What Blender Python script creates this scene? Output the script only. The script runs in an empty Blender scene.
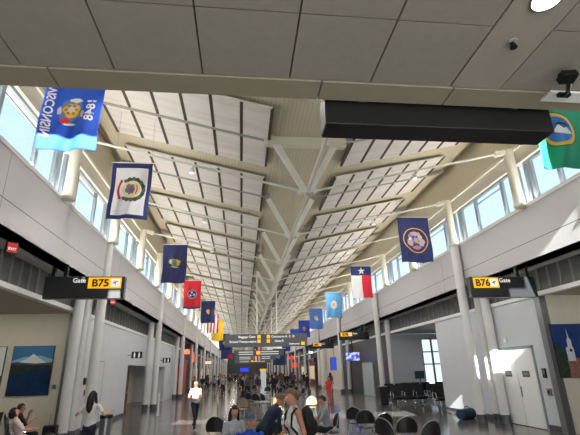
import bpy, bmesh, math, random
from mathutils import Vector, Matrix
random.seed(7)
SC = bpy.context.scene
COL = SC.collection
PI = math.pi

# ------------------------------------------------------------------ camera
F_PX = 422.0
yaw, pitch, roll = math.radians(6.62), math.radians(19.85), math.radians(-1.45)
cy, sy, cp, sp = math.cos(yaw), math.sin(yaw), math.cos(pitch), math.sin(pitch)
fwd = Vector((sy*cp, cy*cp, sp)); rgt = Vector((cy, -sy, 0)); upv = rgt.cross(fwd)
r2 = rgt*math.cos(roll) + upv*math.sin(roll); u2 = -rgt*math.sin(roll) + upv*math.cos(roll)
cam = bpy.data.cameras.new('camera'); co = bpy.data.objects.new('camera', cam); COL.objects.link(co)
cam.sensor_width = 36; cam.lens = 36*F_PX/580; cam.clip_start = .05; cam.clip_end = 600
M = Matrix((r2, u2, -fwd)).transposed().to_4x4(); M.translation = Vector((0, 0, 2.05))
co.matrix_world = M
SC.camera = co

# ------------------------------------------------------------------ world, sun, exposure
SC.view_settings.view_transform = 'Standard'; SC.view_settings.look = 'None'
SC.view_settings.gamma = 1; SC.view_settings.use_curve_mapping = False
SC.view_settings.exposure = 0.45
W = bpy.data.worlds.new('world'); SC.world = W; W.use_nodes = True
wn = W.node_tree.nodes; wl = W.node_tree.links
bg = wn['Background']; bg.inputs[1].default_value = 1.15
tc = wn.new('ShaderNodeTexCoord'); sx = wn.new('ShaderNodeSeparateXYZ'); rp = wn.new('ShaderNodeValToRGB')
wl.new(tc.outputs['Generated'], sx.inputs[0]); wl.new(sx.outputs['Z'], rp.inputs[0]); wl.new(rp.outputs[0], bg.inputs[0])
rp.color_ramp.elements[0].position = 0.0; rp.color_ramp.elements[0].color = (.78, .89, .97, 1)
rp.color_ramp.elements[1].position = 0.8; rp.color_ramp.elements[1].color = (.36, .58, .92, 1)
SUN_DIR = Vector((.125, 1, -.47))
sl = bpy.data.lights.new('sun', 'SUN'); sl.energy = 25.0; sl.angle = .009; sl.color = (1, .95, .86)
so = bpy.data.objects.new('sun', sl); COL.objects.link(so)
so.rotation_euler = SUN_DIR.to_track_quat('-Z', 'Y').to_euler(); so.location = (-20, -40, 40)
CX, HW = 1.97, 7.27
XL, XR = CX-HW, CX+HW
ZB0, ZB1, ZW1 = 5.1, 6.9, 8.5
BAY, Y0 = 4.65, 12.1
YEND = 168.0
def area(name, loc, sxx, syy, rot, e, col=(1, 1, 1), portal=False):
    l = bpy.data.lights.new(name, 'AREA'); l.shape = 'RECTANGLE'; l.size = sxx; l.size_y = syy; l.energy = e; l.color = col
    if portal: l.cycles.is_portal = True
    o = bpy.data.objects.new(name, l); COL.objects.link(o); o.location = loc; o.rotation_euler = rot
    return o
# daylight coming in through the two rows of clerestory windows
area('window_daylight', (XL-.35, 85, 7.7), 1.5, 162, (0, -PI/2, 0), 1, portal=True)
area('window_daylight', (XR+.35, 85, 7.7), 1.5, 162, (0, PI/2, 0), 1, portal=True)

# fill lamps added in troughs on both bulkhead ledges to brighten the roof
area('ledge_fill_lamp', (XL-.065, 85, 7.02), .1, 162, (0, math.radians(180+56), 0), 2700, (1, .95, .86))
area('ledge_fill_lamp', (XR+.065, 85, 7.02), .1, 162, (0, math.radians(180-56), 0), 2700, (1, .95, .86))
# fill light added behind the viewer to brighten the low ceiling
area('back_fill_light', (2, -5.8, 2.1), 14, 3.4, (PI/2, 0, 0), 200, (.95, .97, 1))

# fill lights added in the near gate lounges and the far right waiting area
area('lounge_fill', (-8.6, 12, 4.2), 3, 8, (0, 0, 0), 52, (1, .9, .74))
area('lounge_fill', (12.5, 9, 4.2), 3, 7, (0, 0, 0), 24, (1, .9, .74))
area('lounge_fill', (13.5, 25, 4.2), 5, 4, (0, 0, 0), 25, (.95, .97, 1))

# ------------------------------------------------------------------ helpers
def lin(c): return tuple(((v/255)/12.92 if v <= 10 else (((v/255)+.055)/1.055)**2.4) for v in c)
MATS = {}
def mat(name, rgb, rough=.6, metal=0.0, noise=0.0, nscale=6.0, emit=0.0, spec=.5):
    if name in MATS: return MATS[name]
    m = bpy.data.materials.new(name); m.use_nodes = True
    nt = m.node_tree; b = nt.nodes['Principled BSDF']
    c = (*lin(rgb), 1)
    b.inputs['Base Color'].default_value = c; b.inputs['Roughness'].default_value = rough
    b.inputs['Metallic'].default_value = metal; b.inputs['Specular IOR Level'].default_value = spec
    if noise:
        t = nt.nodes.new('ShaderNodeTexCoord'); n = nt.nodes.new('ShaderNodeTexNoise'); n.inputs['Scale'].default_value = nscale
        n.inputs['Detail'].default_value = 4
        r = nt.nodes.new('ShaderNodeValToRGB')
        r.color_ramp.elements[0].position = .3; r.color_ramp.elements[1].position = .7
        r.color_ramp.elements[0].color = (*[v*(1-noise) for v in c[:3]], 1); r.color_ramp.elements[1].color = (*[min(1, v*(1+noise)) for v in c[:3]], 1)
        nt.links.new(t.outputs['Object'], n.inputs['Vector']); nt.links.new(n.outputs['Fac'], r.inputs[0]); nt.links.new(r.outputs[0], b.inputs['Base Color'])
    if emit:
        b.inputs['Emission Color'].default_value = c; b.inputs['Emission Strength'].default_value = emit
    MATS[name] = m
    return m

class MB:
    """collects shapes, builds ONE mesh object"""
    def __init__(s): s.v = []; s.f = []; s.mi = []; s.mats = []
    def _m(s, m):
        if m not in s.mats: s.mats.append(m)
        return s.mats.index(m)
    def add(s, vs, fs, m):
        k = len(s.v); i = s._m(m); s.v += [tuple(v) for v in vs]
        for f in fs: s.f.append(tuple(k+a for a in f)); s.mi.append(i)
        return s
    def box(s, x0, x1, y0, y1, z0, z1, m):
        vs = [(x, y, z) for x in (x0, x1) for y in (y0, y1) for z in (z0, z1)]
        return s.add(vs, [(0, 1, 3, 2), (4, 6, 7, 5), (0, 4, 5, 1), (2, 3, 7, 6), (0, 2, 6, 4), (1, 5, 7, 3)], m)
    def obox(s, c, ax, ay, az, m):
        c = Vector(c); ax = Vector(ax); ay = Vector(ay); az = Vector(az)
        vs = [c+ax*i+ay*j+az*k for i in (-1, 1) for j in (-1, 1) for k in (-1, 1)]
        return s.add(vs, [(0, 1, 3, 2), (4, 6, 7, 5), (0, 4, 5, 1), (2, 3, 7, 6), (0, 2, 6, 4), (1, 5, 7, 3)], m)
    def bar(s, p, q, w, h, m, up=(0, 0, 1)):
        p = Vector(p); q = Vector(q); d = (q-p); L = d.length; d.normalize()
        side = d.cross(Vector(up))
        if side.length < 1e-4: side = Vector((1, 0, 0))
        side.normalize(); u = side.cross(d).normalized()
        return s.obox((p+q)/2, d*L/2, side*w/2, u*h/2, m)
    def tube(s, pts, r, m, n=10, cap=True):
        pts = [Vector(p) for p in pts]
        rs = r if isinstance(r, (list, tuple)) else [r]*len(pts)
        prev = None; vs = []; fs = []
        for i, p in enumerate(pts):
            d = (pts[min(i+1, len(pts)-1)]-pts[max(i-1, 0)]).normalized()
            a = prev if prev is not None else (Vector((0, 0, 1)) if abs(d.z) < .9 else Vector((1, 0, 0)))
            a = (a-d*a.dot(d)).normalized(); prev = a; b = d.cross(a)
            for k in range(n):
                t = 2*PI*k/n; vs.append(p+(a*math.cos(t)+b*math.sin(t))*rs[i])
        for i in range(len(pts)-1):
            for k in range(n):
                fs.append((i*n+k, i*n+(k+1) % n, (i+1)*n+(k+1) % n, (i+1)*n+k))
        if cap: fs.append(tuple(range(n-1, -1, -1))); fs.append(tuple((len(pts)-1)*n+k for k in range(n)))
        return s.add(vs, fs, m)
    def cyl(s, x, y, z0, z1, r, m, n=20): return s.tube([(x, y, z0), (x, y, z1)], r, m, n)
    def ell(s, c, r, m, n=14, rot=None):
        c = Vector(c); vs = []; fs = []; R = n//2+1
        for i in range(1, R):
            t = PI*i/R
            for k in range(n):
                a = 2*PI*k/n
                v = Vector((r[0]*math.sin(t)*math.cos(a), r[1]*math.sin(t)*math.sin(a), r[2]*math.cos(t)))
                if rot is not None: v = rot @ v
                vs.append(c+v)
        top = Vector((0, 0, r[2])); 
        if rot is not None: top = rot @ top
        vs += [c+top, c-top]; T = len(vs)-2; B = T+1
        for i in range(R-2):
            for k in range(n): fs.append((i*n+k, (i+1)*n+k, (i+1)*n+(k+1) % n, i*n+(k+1) % n))
        for k in range(n): fs.append((T, k, (k+1) % n)); fs.append((B, (R-2)*n+(k+1) % n, (R-2)*n+k))
        return s.add(vs, fs, m)
    def prism(s, poly, off, m):
        """poly: 3D points in order; extruded by vector off"""
        n = len(poly); off = Vector(off)
        vs = [Vector(p) for p in poly]+[Vector(p)+off for p in poly]
        fs = [tuple(range(n)), tuple(range(2*n-1, n-1, -1))]+[(i, i+n, (i+1) % n+n, (i+1) % n) for i in range(n)]
        return s.add(vs, fs, m)
    def build(s, name, parent=None, smooth=False, bevel=0.0, sub=0):
        me = bpy.data.meshes.new(name); me.from_pydata(s.v, [], s.f)
        for m in s.mats: me.materials.append(m)
        me.polygons.foreach_set('material_index', s.mi)
        bm = bmesh.new(); bm.from_mesh(me); bmesh.ops.recalc_face_normals(bm, faces=bm.faces); bm.to_mesh(me); bm.free()
        if smooth: me.shade_smooth() if hasattr(me, 'shade_smooth') else None
        o = bpy.data.objects.new(name, me); COL.objects.link(o)
        if smooth and hasattr(me, 'set_sharp_from_angle'): me.set_sharp_from_angle(angle=.9)
        if bevel:
            b = o.modifiers.new('bevel', 'BEVEL'); b.width = bevel; b.segments = 2; b.limit_method = 'ANGLE'
        if sub:
            q = o.modifiers.new('subd', 'SUBSURF'); q.levels = sub; q.render_levels = sub
        if parent: o.parent = parent
        return o
def tag(o, label=None, cat=None, group=None, kind=None):
    if label: o['label'] = label
    if cat: o['category'] = cat
    if group: o['group'] = group
    if kind: o['kind'] = kind
    return o
def thing(name, label, cat, loc=(0, 0, 0), rz=0, group=None):
    o = bpy.data.objects.new(name, None); COL.objects.link(o); o.empty_display_size = .1
    o.location = loc; o.rotation_euler = (0, 0, rz)
    return tag(o, label, cat, group)
def struct(o, label=None, cat=None): return tag(o, label, cat, kind='structure')
def dup(root, loc, rz=None, label=None, group=None):
    def cp(o, par):
        c = o.copy(); COL.objects.link(c)
        if par: c.parent = par
        for ch in kids.get(o.name, []): cp(ch, c)
        return c
    kids = {}
    def walk(o):
        kids[o.name] = list(o.children)
        for c in o.children: walk(c)
    walk(root)
    r = cp(root, None); r.location = loc
    if rz is not None: r.rotation_euler = (0, 0, rz)
    if label: r['label'] = label
    if group: r['group'] = group
    return r
ORD = ['first', 'second', 'third', 'fourth', 'fifth', 'sixth', 'seventh', 'eighth', 'ninth', 'tenth', 'eleventh', 'twelfth', 'thirteenth', 'fourteenth',
       'fifteenth', 'sixteenth', 'seventeenth', 'eighteenth', 'nineteenth', 'twentieth']
ORD += ['twenty-'+o for o in ORD[:9]]+['thirtieth']+['thirty-'+o for o in ORD[:9]]
def text_mesh(name, s, size, m, parent, fn, bold=0.0, spacing=1.0):
    """text as a mesh; fn maps (tx,ty) of centred text to a local 3D point"""
    cu = bpy.data.curves.new(name, 'FONT'); cu.body = s; cu.size = size; cu.align_x = 'CENTER'; cu.align_y = 'CENTER'; cu.offset = bold; cu.space_character = spacing
    cu.resolution_u = 3
    t = bpy.data.objects.new(name, cu); COL.objects.link(t)
    bpy.context.view_layer.update()
    dg = bpy.context.evaluated_depsgraph_get()
    me = bpy.data.meshes.new_from_object(t.evaluated_get(dg))
    COL.objects.unlink(t); bpy.data.objects.remove(t); bpy.data.curves.remove(cu)
    for v in me.vertices: v.co = fn(v.co.x, v.co.y)
    me.materials.clear(); me.materials.append(m)
    o = bpy.data.objects.new(name, me); COL.objects.link(o); o.parent = parent
    return o

# ------------------------------------------------------------------ materials
def node_mat(name, rgb, rough, fn, spec=.5, metal=0):
    m = mat(name, rgb, rough, metal, spec=spec); nt = m.node_tree; fn(nt, nt.nodes['Principled BSDF'], nt.nodes, nt.links); return m
def seams(nt, b, N, L):
    """thin dark joints: along z = const and across y every bay"""
    t = N.new('ShaderNodeTexCoord'); s = N.new('ShaderNodeSeparateXYZ'); L.new(t.outputs['Object'], s.inputs[0])
    def near(sock, mod, off, w):
        a = N.new('ShaderNodeMath'); a.operation = 'ADD'; a.inputs[1].default_value = -off+1000*mod; L.new(sock, a.inputs[0])
        d = N.new('ShaderNodeMath'); d.operation = 'MODULO'; d.inputs[1].default_value = mod; L.new(a.outputs[0], d.inputs[0])
        c = N.new('ShaderNodeMath'); c.operation = 'LESS_THAN'; c.inputs[1].default_value = w; L.new(d.outputs[0], c.inputs[0])
        return c.outputs[0]
    p = near(s.outputs['Z'], 40, 5.78, .022); q = near(s.outputs['Y'], BAY*2, 9.2, .018)
    mx = N.new('ShaderNodeMath'); mx.operation = 'MAXIMUM'; L.new(p, mx.inputs[0]); L.new(q, mx.inputs[1])
    mi = N.new('ShaderNodeMix'); mi.data_type = 'RGBA'; L.new(mx.outputs[0], mi.inputs[0])
    mi.inputs[6].default_value = b.inputs['Base Color'].default_value; mi.inputs[7].default_value = (.09, .09, .095, 1)
    L.new(mi.outputs[2], b.inputs['Base Color'])
def deck_ribs(nt, b, N, L):
    t = N.new('ShaderNodeTexCoord'); w = N.new('ShaderNodeTexWave'); w.wave_type = 'BANDS'; w.bands_direction = 'X'; w.inputs['Scale'].default_value = 2.6
    w.inputs['Distortion'].default_value = 0
    L.new(t.outputs['Object'], w.inputs['Vector'])
    r = N.new('ShaderNodeValToRGB'); c = b.inputs['Base Color'].default_value
    r.color_ramp.elements[0].color = (c[0]*.9, c[1]*.9, c[2]*.88, 1); r.color_ramp.elements[1].color = c
    r.color_ramp.elements[0].position = .1; r.color_ramp.elements[1].position = .5
    L.new(w.outputs['Fac'], r.inputs[0]); L.new(r.outputs[0], b.inputs['Base Color'])
    bu = N.new('ShaderNodeBump'); bu.inputs['Strength'].default_value = .15; bu.inputs['Distance'].default_value = .04; L.new(w.outputs['Fac'], bu.inputs['Height']); L.new(bu.outputs[0], b.inputs['Normal'])
def floor_tiles(nt, b, N, L):
    t = N.new('ShaderNodeTexCoord'); n = N.new('ShaderNodeTexNoise'); n.inputs['Scale'].default_value = 60; n.inputs['Detail'].default_value = 3
    L.new(t.outputs['Object'], n.inputs['Vector'])
    k = N.new('ShaderNodeTexBrick'); k.inputs['Scale'].default_value = 1; k.offset = 0; k.inputs['Brick Width'].default_value = 1.2; k.inputs['Row Height'].default_value = 1.2
    k.inputs['Mortar Size'].default_value = .006; k.inputs['Color1'].default_value = (1, 1, 1, 1); k.inputs['Color2'].default_value = (.93, .93, .93, 1); k.inputs['Mortar'].default_value = (.55, .55, .55, 1)
    L.new(t.outputs['Object'], k.inputs['Vector'])
    r = N.new('ShaderNodeValToRGB'); c = b.inputs['Base Color'].default_value
    r.color_ramp.elements[0].color = (c[0]*.8, c[1]*.8, c[2]*.8, 1); r.color_ramp.elements[1].color = (c[0]*1.2, c[1]*1.2, c[2]*1.2, 1)
    r.color_ramp.elements[0].position = .35; r.color_ramp.elements[1].position = .65
    L.new(n.outputs['Fac'], r.inputs[0])
    mi = N.new('ShaderNodeMix'); mi.data_type = 'RGBA'; mi.blend_type = 'MULTIPLY'; mi.inputs[0].default_value = 1
    L.new(r.outputs[0], mi.inputs[6]); L.new(k.outputs['Color'], mi.inputs[7]); L.new(mi.outputs[2], b.inputs['Base Color'])
    n2 = N.new('ShaderNodeTexNoise'); n2.inputs['Scale'].default_value = .9; L.new(t.outputs['Object'], n2.inputs['Vector'])
    rr = N.new('ShaderNodeMapRange'); rr.inputs[3].default_value = .1; rr.inputs[4].default_value = .2; L.new(n2.outputs['Fac'], rr.inputs[0]); L.new(rr.outputs[0], b.inputs['Roughness'])
def panel_grain(nt, b, N, L):
    t = N.new('ShaderNodeTexCoord'); mp = N.new('ShaderNodeMapping'); mp.inputs['Scale'].default_value = (.35, 5, 1)
    n = N.new('ShaderNodeTexNoise'); n.inputs['Scale'].default_value = 1.0; L.new(t.outputs['Object'], mp.inputs[0]); L.new(mp.outputs[0], n.inputs['Vector'])
    r = N.new('ShaderNodeValToRGB'); c = b.inputs['Base Color'].default_value
    r.color_ramp.elements[0].color = (c[0]*.9, c[1]*.87, c[2]*.85, 1); r.color_ramp.elements[1].color = c
    r.color_ramp.elements[0].position = .35; r.color_ramp.elements[1].position = .6
    L.new(n.outputs['Fac'], r.inputs[0]); L.new(r.outputs[0], b.inputs['Base Color'])
m_bulk = node_mat('bulkhead_panel', (190, 188, 191), .45, seams)
m_deck = node_mat('roof_deck', (214, 204, 180), .7, deck_ribs)
m_floor = node_mat('terrazzo', (100, 98, 96), .14, floor_tiles)
m_panel = node_mat('acoustic_panel', (232, 226, 222), .8, panel_grain)
m_soffit = mat('soffit_panel', (150, 142, 134), .75, noise=.04, nscale=14)
m_soffit2 = mat('soffit_trim', (150, 140, 122), .7, noise=.03)
m_plank = mat('soffit_plank', (160, 151, 141), .7, noise=.03)
m_gap = mat('dark_joint', (36, 33, 30), .9)
m_brownbar = mat('panel_tee_bar', (88, 76, 64), .7)
m_greybar = mat('rafter_grey', (160, 157, 150), .5)
m_truss = mat('truss_white', (235, 232, 222), .4)
m_col = mat('column_white', (222, 220, 220), .32, noise=.02)
m_coltan = mat('column_cream', (226, 220, 204), .45)
m_alu = mat('aluminium_frame', (150, 160, 170), .35, metal=.3)
m_steel = mat('brushed_steel', (150, 152, 156), .3, metal=.8)
m_chrome = mat('chrome', (200, 202, 205), .2, metal=.9)
m_soff2 = mat('bulkhead_soffit', (196, 194, 194), .6)
m_louver = mat('louver_grey', (92, 92, 91), .6)
m_louver2 = mat('louver_rib', (122, 122, 120), .55)
m_wall = mat('wall_light_grey', (214, 217, 223), .35, noise=.02, nscale=1.5)
m_cream = mat('wall_cream', (226, 219, 202), .6, noise=.03, nscale=2)
m_lceil = mat('lounge_ceiling', (196, 184, 160), .7)
m_rceil = mat('lounge_ceiling_grey', (150, 150, 150), .5)
m_white = mat('white_paint', (236, 236, 234), .4)
m_black = mat('black_metal', (22, 22, 24), .35)
m_blackbox = mat('sign_back_black', (10, 10, 11), .5)
m_sign = mat('sign_charcoal', (44, 45, 48), .28)
m_sign_hazed = mat('sign_charcoal_hazed', (92, 96, 100), .4)  # sign charcoal, lightened in the colour to imitate distance haze
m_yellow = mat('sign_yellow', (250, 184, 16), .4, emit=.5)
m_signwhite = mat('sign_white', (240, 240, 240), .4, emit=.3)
m_ink = mat('sign_ink', (60, 40, 16), .5)
m_dark = mat('shop_dark', (52, 50, 50), .6, noise=.1)
m_darker = mat('wall_charcoal', (66, 68, 70), .4)
m_seat = mat('seat_black', (24, 24, 26), .5, noise=.15)
m_brown = mat('door_brown', (128, 100, 66), .5, noise=.1)
m_base = mat('steel_base', (96, 98, 102), .35, metal=.5)
m_apron = mat('concrete_apron', (205, 202, 195), .9, noise=.05, nscale=.2)
m_roofw = mat('roof_membrane', (225, 225, 222), .8)
m_red = mat('red_paint', (196, 30, 34), .45)
m_exit = mat('exit_red', (190, 36, 34), .4, emit=.3)
m_blue = mat('blue_lit', (34, 60, 200), .3, emit=.8)
m_rodlens = mat('spot_lens', (255, 246, 225), .4, emit=1.2)
m_lamp = mat('lamp_glow', (255, 246, 225), .4, emit=14)
def glass_mat(name, tint, gl):
    m = bpy.data.materials.new(name); m.use_nodes = True; nt = m.node_tree; nt.nodes.clear()
    o = nt.nodes.new('ShaderNodeOutputMaterial'); mx = nt.nodes.new('ShaderNodeMixShader'); a = nt.nodes.new('ShaderNodeBsdfTransparent'); g = nt.nodes.new('ShaderNodeBsdfGlossy')
    a.inputs[0].default_value = (*tint, 1); g.inputs['Roughness'].default_value = .02; mx.inputs[0].default_value = gl
    nt.links.new(a.outputs[0], mx.inputs[1]); nt.links.new(g.outputs[0], mx.inputs[2]); nt.links.new(mx.outputs[0], o.inputs[0]); return m
m_glass = glass_mat('window_glass', (.93, .97, .98), .06)

# ------------------------------------------------------------------ structure: floor, ground, soffit above the camera
struct(MB().box(-18, 22, -6, YEND, -.3, 0, m_floor).build('floor'), 'polished grey terrazzo floor of the concourse', 'floor')
struct(MB().box(-140, 140, -120, 220, -5.2, -5, m_apron).build('ground_apron'), 'pale concrete apron outside the windows', 'ground')
ZS, YE = 4.2, 2.96
b = MB()
xs = [-6.4, -3.0, -2.34, -1.63, -.98, -.33, .34, .99, 1.66]
ysf = [-4.0, -1.2, .5, 2.08, 2.725]
g = .006
xs = [-5.6, -4.3, -3.0-.0, -1.64, -.98, -.33, .34, .99, 1.66]
for i in range(len(xs)-1):
    for j in range(len(ysf)-1):
        b.box(xs[i]+g, xs[i+1]-g, ysf[j]+g, ysf[j+1]-g, ZS, ZS+.04, m_soffit)
b.box(1.66+g, 2.09-g, -4, 2.725-g, ZS-.004, ZS+.04, m_plank)
for j in range(len(ysf)-1): b.box(2.09+g, 3.4-g, ysf[j]+g, ysf[j+1]-g, ZS, ZS+.04, m_soffit); b.box(3.4+g, 9.4, ysf[j]+g, ysf[j+1]-g, ZS, ZS+.04, m_soffit)
bx = [-6.4, -4.2, -1.46, .6, 1.70, 3.6, 9.4]
for i in range(len(bx)-1): b.box(bx[i]+g, bx[i+1]-g, 2.725+g, YE, ZS-.012, ZS+.04, m_soffit2)
b.box(-16, 20, -6, YE-.01, ZS+.04, ZS+.2, m_gap)
struct(b.build('ceiling'), 'low taupe panelled ceiling over the viewer, with dark joints', 'ceiling')
# end wall above it with the high glazed strip that lets the sun in
b = MB(); b.box(-16, 20, 2.6, 2.95, ZS+.2, 8.0, m_bulk); b.box(XL-.6, 7.95, 2.6, 2.95, 9.2, 11.4, m_bulk); b.box(7.95, XR+.6, 2.6, 2.95, 9.65, 11.4, m_bulk); b.box(-3.35, -.9, 2.6, 2.95, 8.0, 9.2, m_bulk); b.box(6.0, 7.25, 2.6, 2.95, 8.0, 9.2, m_bulk)
b.box(-16, XL, 2.6, 2.95, 8.0, 9.2, m_bulk); b.box(XR, 20, 2.6, 2.95, 8.0, 9.65, m_bulk)
struct(b.build('wall_back_upper'), 'white wall above the low ceiling, facing down the hall', 'wall')
b = MB()
for x in (XL+.06, -.85, 1.6, 4.0, 5.95, 7.3, XR-.06): b.box(x-.05, x+.05, 2.7, 2.82, 8.0, 9.2 if x < 7.9 else 9.65, m_alu)
w = struct(b.build('window_90'), 'high strip window above the low ceiling', 'window')
MB().box(XL, -3.35, 2.755, 2.765, 8.0, 9.2, m_glass).box(-.9, 6.0, 2.755, 2.765, 8.0, 9.2, m_glass).box(7.25, 7.95, 2.755, 2.765, 8.0, 9.2, m_glass).box(7.95, XR, 2.755, 2.765, 8.0, 9.65, m_glass).build('pane', w)
struct(MB().box(-18, -5, -6.2, -6, 0, ZS+.2, m_cream).box(9, 22, -6.2, -6, 0, ZS+.2, m_cream).box(-5, 9, -6.2, -6, 3.9, ZS+.2, m_cream).box(-5, 9, -6.2, -6, 0, .3, m_cream).build('wall_back'), 'cream wall behind the viewer', 'wall')
b = MB()
for x in (-4.95, -2.2, .6, 3.4, 6.2, 8.95): b.box(x-.05, x+.05, -6.15, -6.05, .3, 3.9, m_alu)
w = struct(b.build('window_95'), 'glazed front added behind the viewer to light the low ceiling', 'window')  # unseen window, added so light reaches the soffit
MB().box(-5, 9, -6.105, -6.095, .3, 3.9, m_glass).build('pane', w)

# roof: butterfly section, valley over the middle
def zr(dx): return 9.22+.23*max(0, abs(dx)-1.0)
prof = [-10.4, -1.0, 1.0, 10.4]
b = MB(); n = len(prof); YR0 = 2.6
pts = [(CX+d, zr(d)) for d in prof]
vs = []
for y in (YR0, YEND): vs += [(x, y, z) for x, z in pts]+[(x, y, z+.3) for x, z in pts]
fs = []
for i in range(n-1):
    fs += [(i, i+1, 2*n+i+1, 2*n+i), (n+i, 3*n+i, 3*n+i+1, n+i+1), (i, n+i, n+i+1, i+1), (2*n+i, 2*n+i+1, 3*n+i+1, 3*n+i)]
fs += [(0, 2*n, 3*n, n), (n-1, 2*n-1, 4*n-1, 3*n-1)]
b.add(vs, fs, m_deck)
struct(b.build('ceiling_hall'), 'tan ribbed roof deck of the hall, sloping down to the middle', 'ceiling')
struct(MB().box(-18, 22, YEND, YEND+.3, -.3, 12, m_darker).build('wall_far'), 'dim end wall far down the hall', 'wall')

# long upper walls (bulkheads), lounge roofs, clerestory
for s, X, nm in ((-1, XL, 'left'), (1, XR, 'right')):
    xo = X+s*10.5
    b = MB(); b.box(min(X, X+s*.3), max(X, X+s*.3), 2.9, YEND, ZB0, ZB1, m_bulk)
    b.box(min(X+s*.3, xo), max(X+s*.3, xo), -6, YEND, ZB0+.2, ZB1-.05, m_roofw)
    struct(b.build('wall_'+nm+'_upper'), 'pale grey panelled bulkhead along the %s side of the hall' % nm, 'wall')
    # fascia and tan plate over the windows
    b = MB(); b.box(min(X+s*.05, X+s*.35), max(X+s*.05, X+s*.35), 2.9, YEND, ZW1, 9.0, m_coltan)
    b.box(min(X-s*.02, X+s*.35), max(X-s*.02, X+s*.35), 2.9, YEND, 9.0, 9.12, m_coltan)
    b.box(min(X+s*.15, X+s*.35), max(X+s*.15, X+s*.35), 2.9, YEND, 9.12, zr(HW)+.03, m_deck)
    struct(b.build('trim_1' if s < 0 else 'trim_2'), 'cream fascia above the %s row of high windows' % nm, 'trim')
    b = MB(); b.box(min(X-s*.02, X+s*.3), max(X-s*.02, X+s*.3), 2.9, YEND, ZB1, ZB1+.035, m_white)
    struct(b.build('trim_3' if s < 0 else 'trim_4'), 'white ledge under the %s row of high windows' % nm, 'trim')
    b = MB(); b.box(min(X, X+s*.015), max(X, X+s*.015), 2.95, YEND, ZB1+.035, ZB1+.13, m_white); b.box(min(X+s*.115, X+s*.13), max(X+s*.115, X+s*.13), 2.95, YEND, ZB1+.035, ZB1+.16, m_white)
    b.box(min(X, X+s*.13), max(X, X+s*.13), 2.95, YEND, ZB1+.035, ZB1+.045, m_white)
    tag(b.build('fill_trough'), 'white trough added for the fill lamp along the %s ledge under the high windows' % nm, 'light fixture')  # added trough that holds and hides the ledge fill lamp
    # dark soffit under the bulkhead
    XW = -6.1 if s < 0 else 9.95
    b = MB(); b.box(min(X, XW+s*.25), max(X, XW+s*.25), 2.9, YEND, ZB0, ZB0+.12, m_soff2)
    b.box(min(XW, XW+s*.15), max(XW, XW+s*.15), 2.9, YEND, 4.34, ZB0, m_louver)
    y = 3.3
    while y < YEND:
        b.box(min(XW, XW-s*.045), max(XW, XW-s*.045), y-.03, y+.03, 4.34, ZB0, m_louver2); y += .52
    b.box(min(XW-s*.06, XW+s*.15), max(XW-s*.06, XW+s*.15), 2.9, YEND, 4.2, 4.34, m_white)
    struct(b.build('trim_5' if s < 0 else 'trim_6'), 'dark ribbed louvre band with white lower edge on the %s side' % nm, 'trim')

NB = 40
wn_i = 1
for k in range(-2, NB-1):
    ya = Y0+BAY*k; yb = ya+BAY
    if yb > YEND: break
    for s, X, nm in ((-1, XL, 'left'), (1, XR, 'right')):
        xa, xb = sorted((X+s*.14, X+s*.24))
        b = MB()
        b.box(xa, xb, ya+.16, yb-.16, ZB1+.035, ZB1+.12, m_alu); b.box(xa, xb, ya+.16, yb-.16, ZW1-.1, ZW1, m_alu)
        for y, wd in ((ya+.2, .06), (ya+1.2, .07), (ya+3.05, .07), (yb-.45, .08), (yb-.2, .06)):
            b.box(xa, xb, y-wd, y+wd, ZB1+.12, ZW1-.1, m_alu)
        b.box(xa+.02, xb-.02, ya+1.2, ya+3.05, ZW1-.34, ZW1-.3, m_alu)
        w = struct(b.build('window_%d' % wn_i), 'high window in the %s row, %s bay from the near end' % (nm, ORD[k+2] if k+2 < len(ORD) else 'last'), 'window'); wn_i += 1
        xm = (xa+xb)/2
        MB().box(xm-.006, xm+.006, ya+.16, yb-.16, ZB1+.1, ZW1-.05, m_glass).build('pane', w)
# ------------------------------------------------------------------ lower walls
# left: near lounge (opening), then long grey wall
b = MB(); b.box(-16, -6.1, 16.8, 17.0, 0, 4.34, m_cream)
struct(b.build('wall_left_lounge'), 'cream far wall of the left gate lounge, hung with pictures', 'wall')
struct(MB().box(-16.2, -16, -6, 17, 0, 4.34, m_cream).build('wall_left_outer'), 'cream outer wall of the left gate lounge', 'wall')
struct(MB().box(-16, -6.1, -6, 16.8, 4.22, 4.33, m_lceil).build('ceiling_left_lounge'), 'tan ceiling of the left gate lounge', 'ceiling')
b = MB(); b.box(-6.3, -6.1, 17, 24.9, 0, 4.2, m_wall); b.box(-6.3, -6.1, 24.9, 30.6, 2.5, 4.2, m_wall); b.box(-6.3, -6.1, 30.6, 33.5, 0, 4.2, m_wall)
b.box(-6.3, -6.1, 33.5, 36.6, 2.5, 4.2, m_wall); b.box(-6.3, -6.1, 36.6, 42, 0, 4.2, m_wall)
b.box(-8.6, -8.4, 24, 38, 0, 2.7, m_cream); b.box(-8.6, -6.3, 24, 38, 2.5, 2.7, m_wall); b.box(-8.4, -6.3, 24.7, 24.9, 0, 2.5, m_wall); b.box(-8.4, -6.3, 36.6, 36.8, 0, 2.5, m_wall)
struct(b.build('wall_left_lower'), 'pale grey wall with restroom openings along the left side', 'wall')
d = struct(MB().box(-7.3, -6.32, 26.3, 26.36, 0, 2.45, m_brown).build('door_2'), 'brown restroom door standing in the left opening', 'door')
MB().box(-6.4, -6.36, 26.24, 26.3, 1.0, 1.15, m_steel).build('door_handle', d)
struct(MB().box(-6.1, -6.07, 17, 24.9, 0, .16, m_base).build('baseboard_left'), 'steel baseboard along the left grey wall', 'baseboard')
struct(MB().box(-6.32, -6.03, 16.62, 17.02, 0, 4.2, m_steel).build('trim_7'), 'steel corner trim at the left lounge wall end', 'trim')
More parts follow.
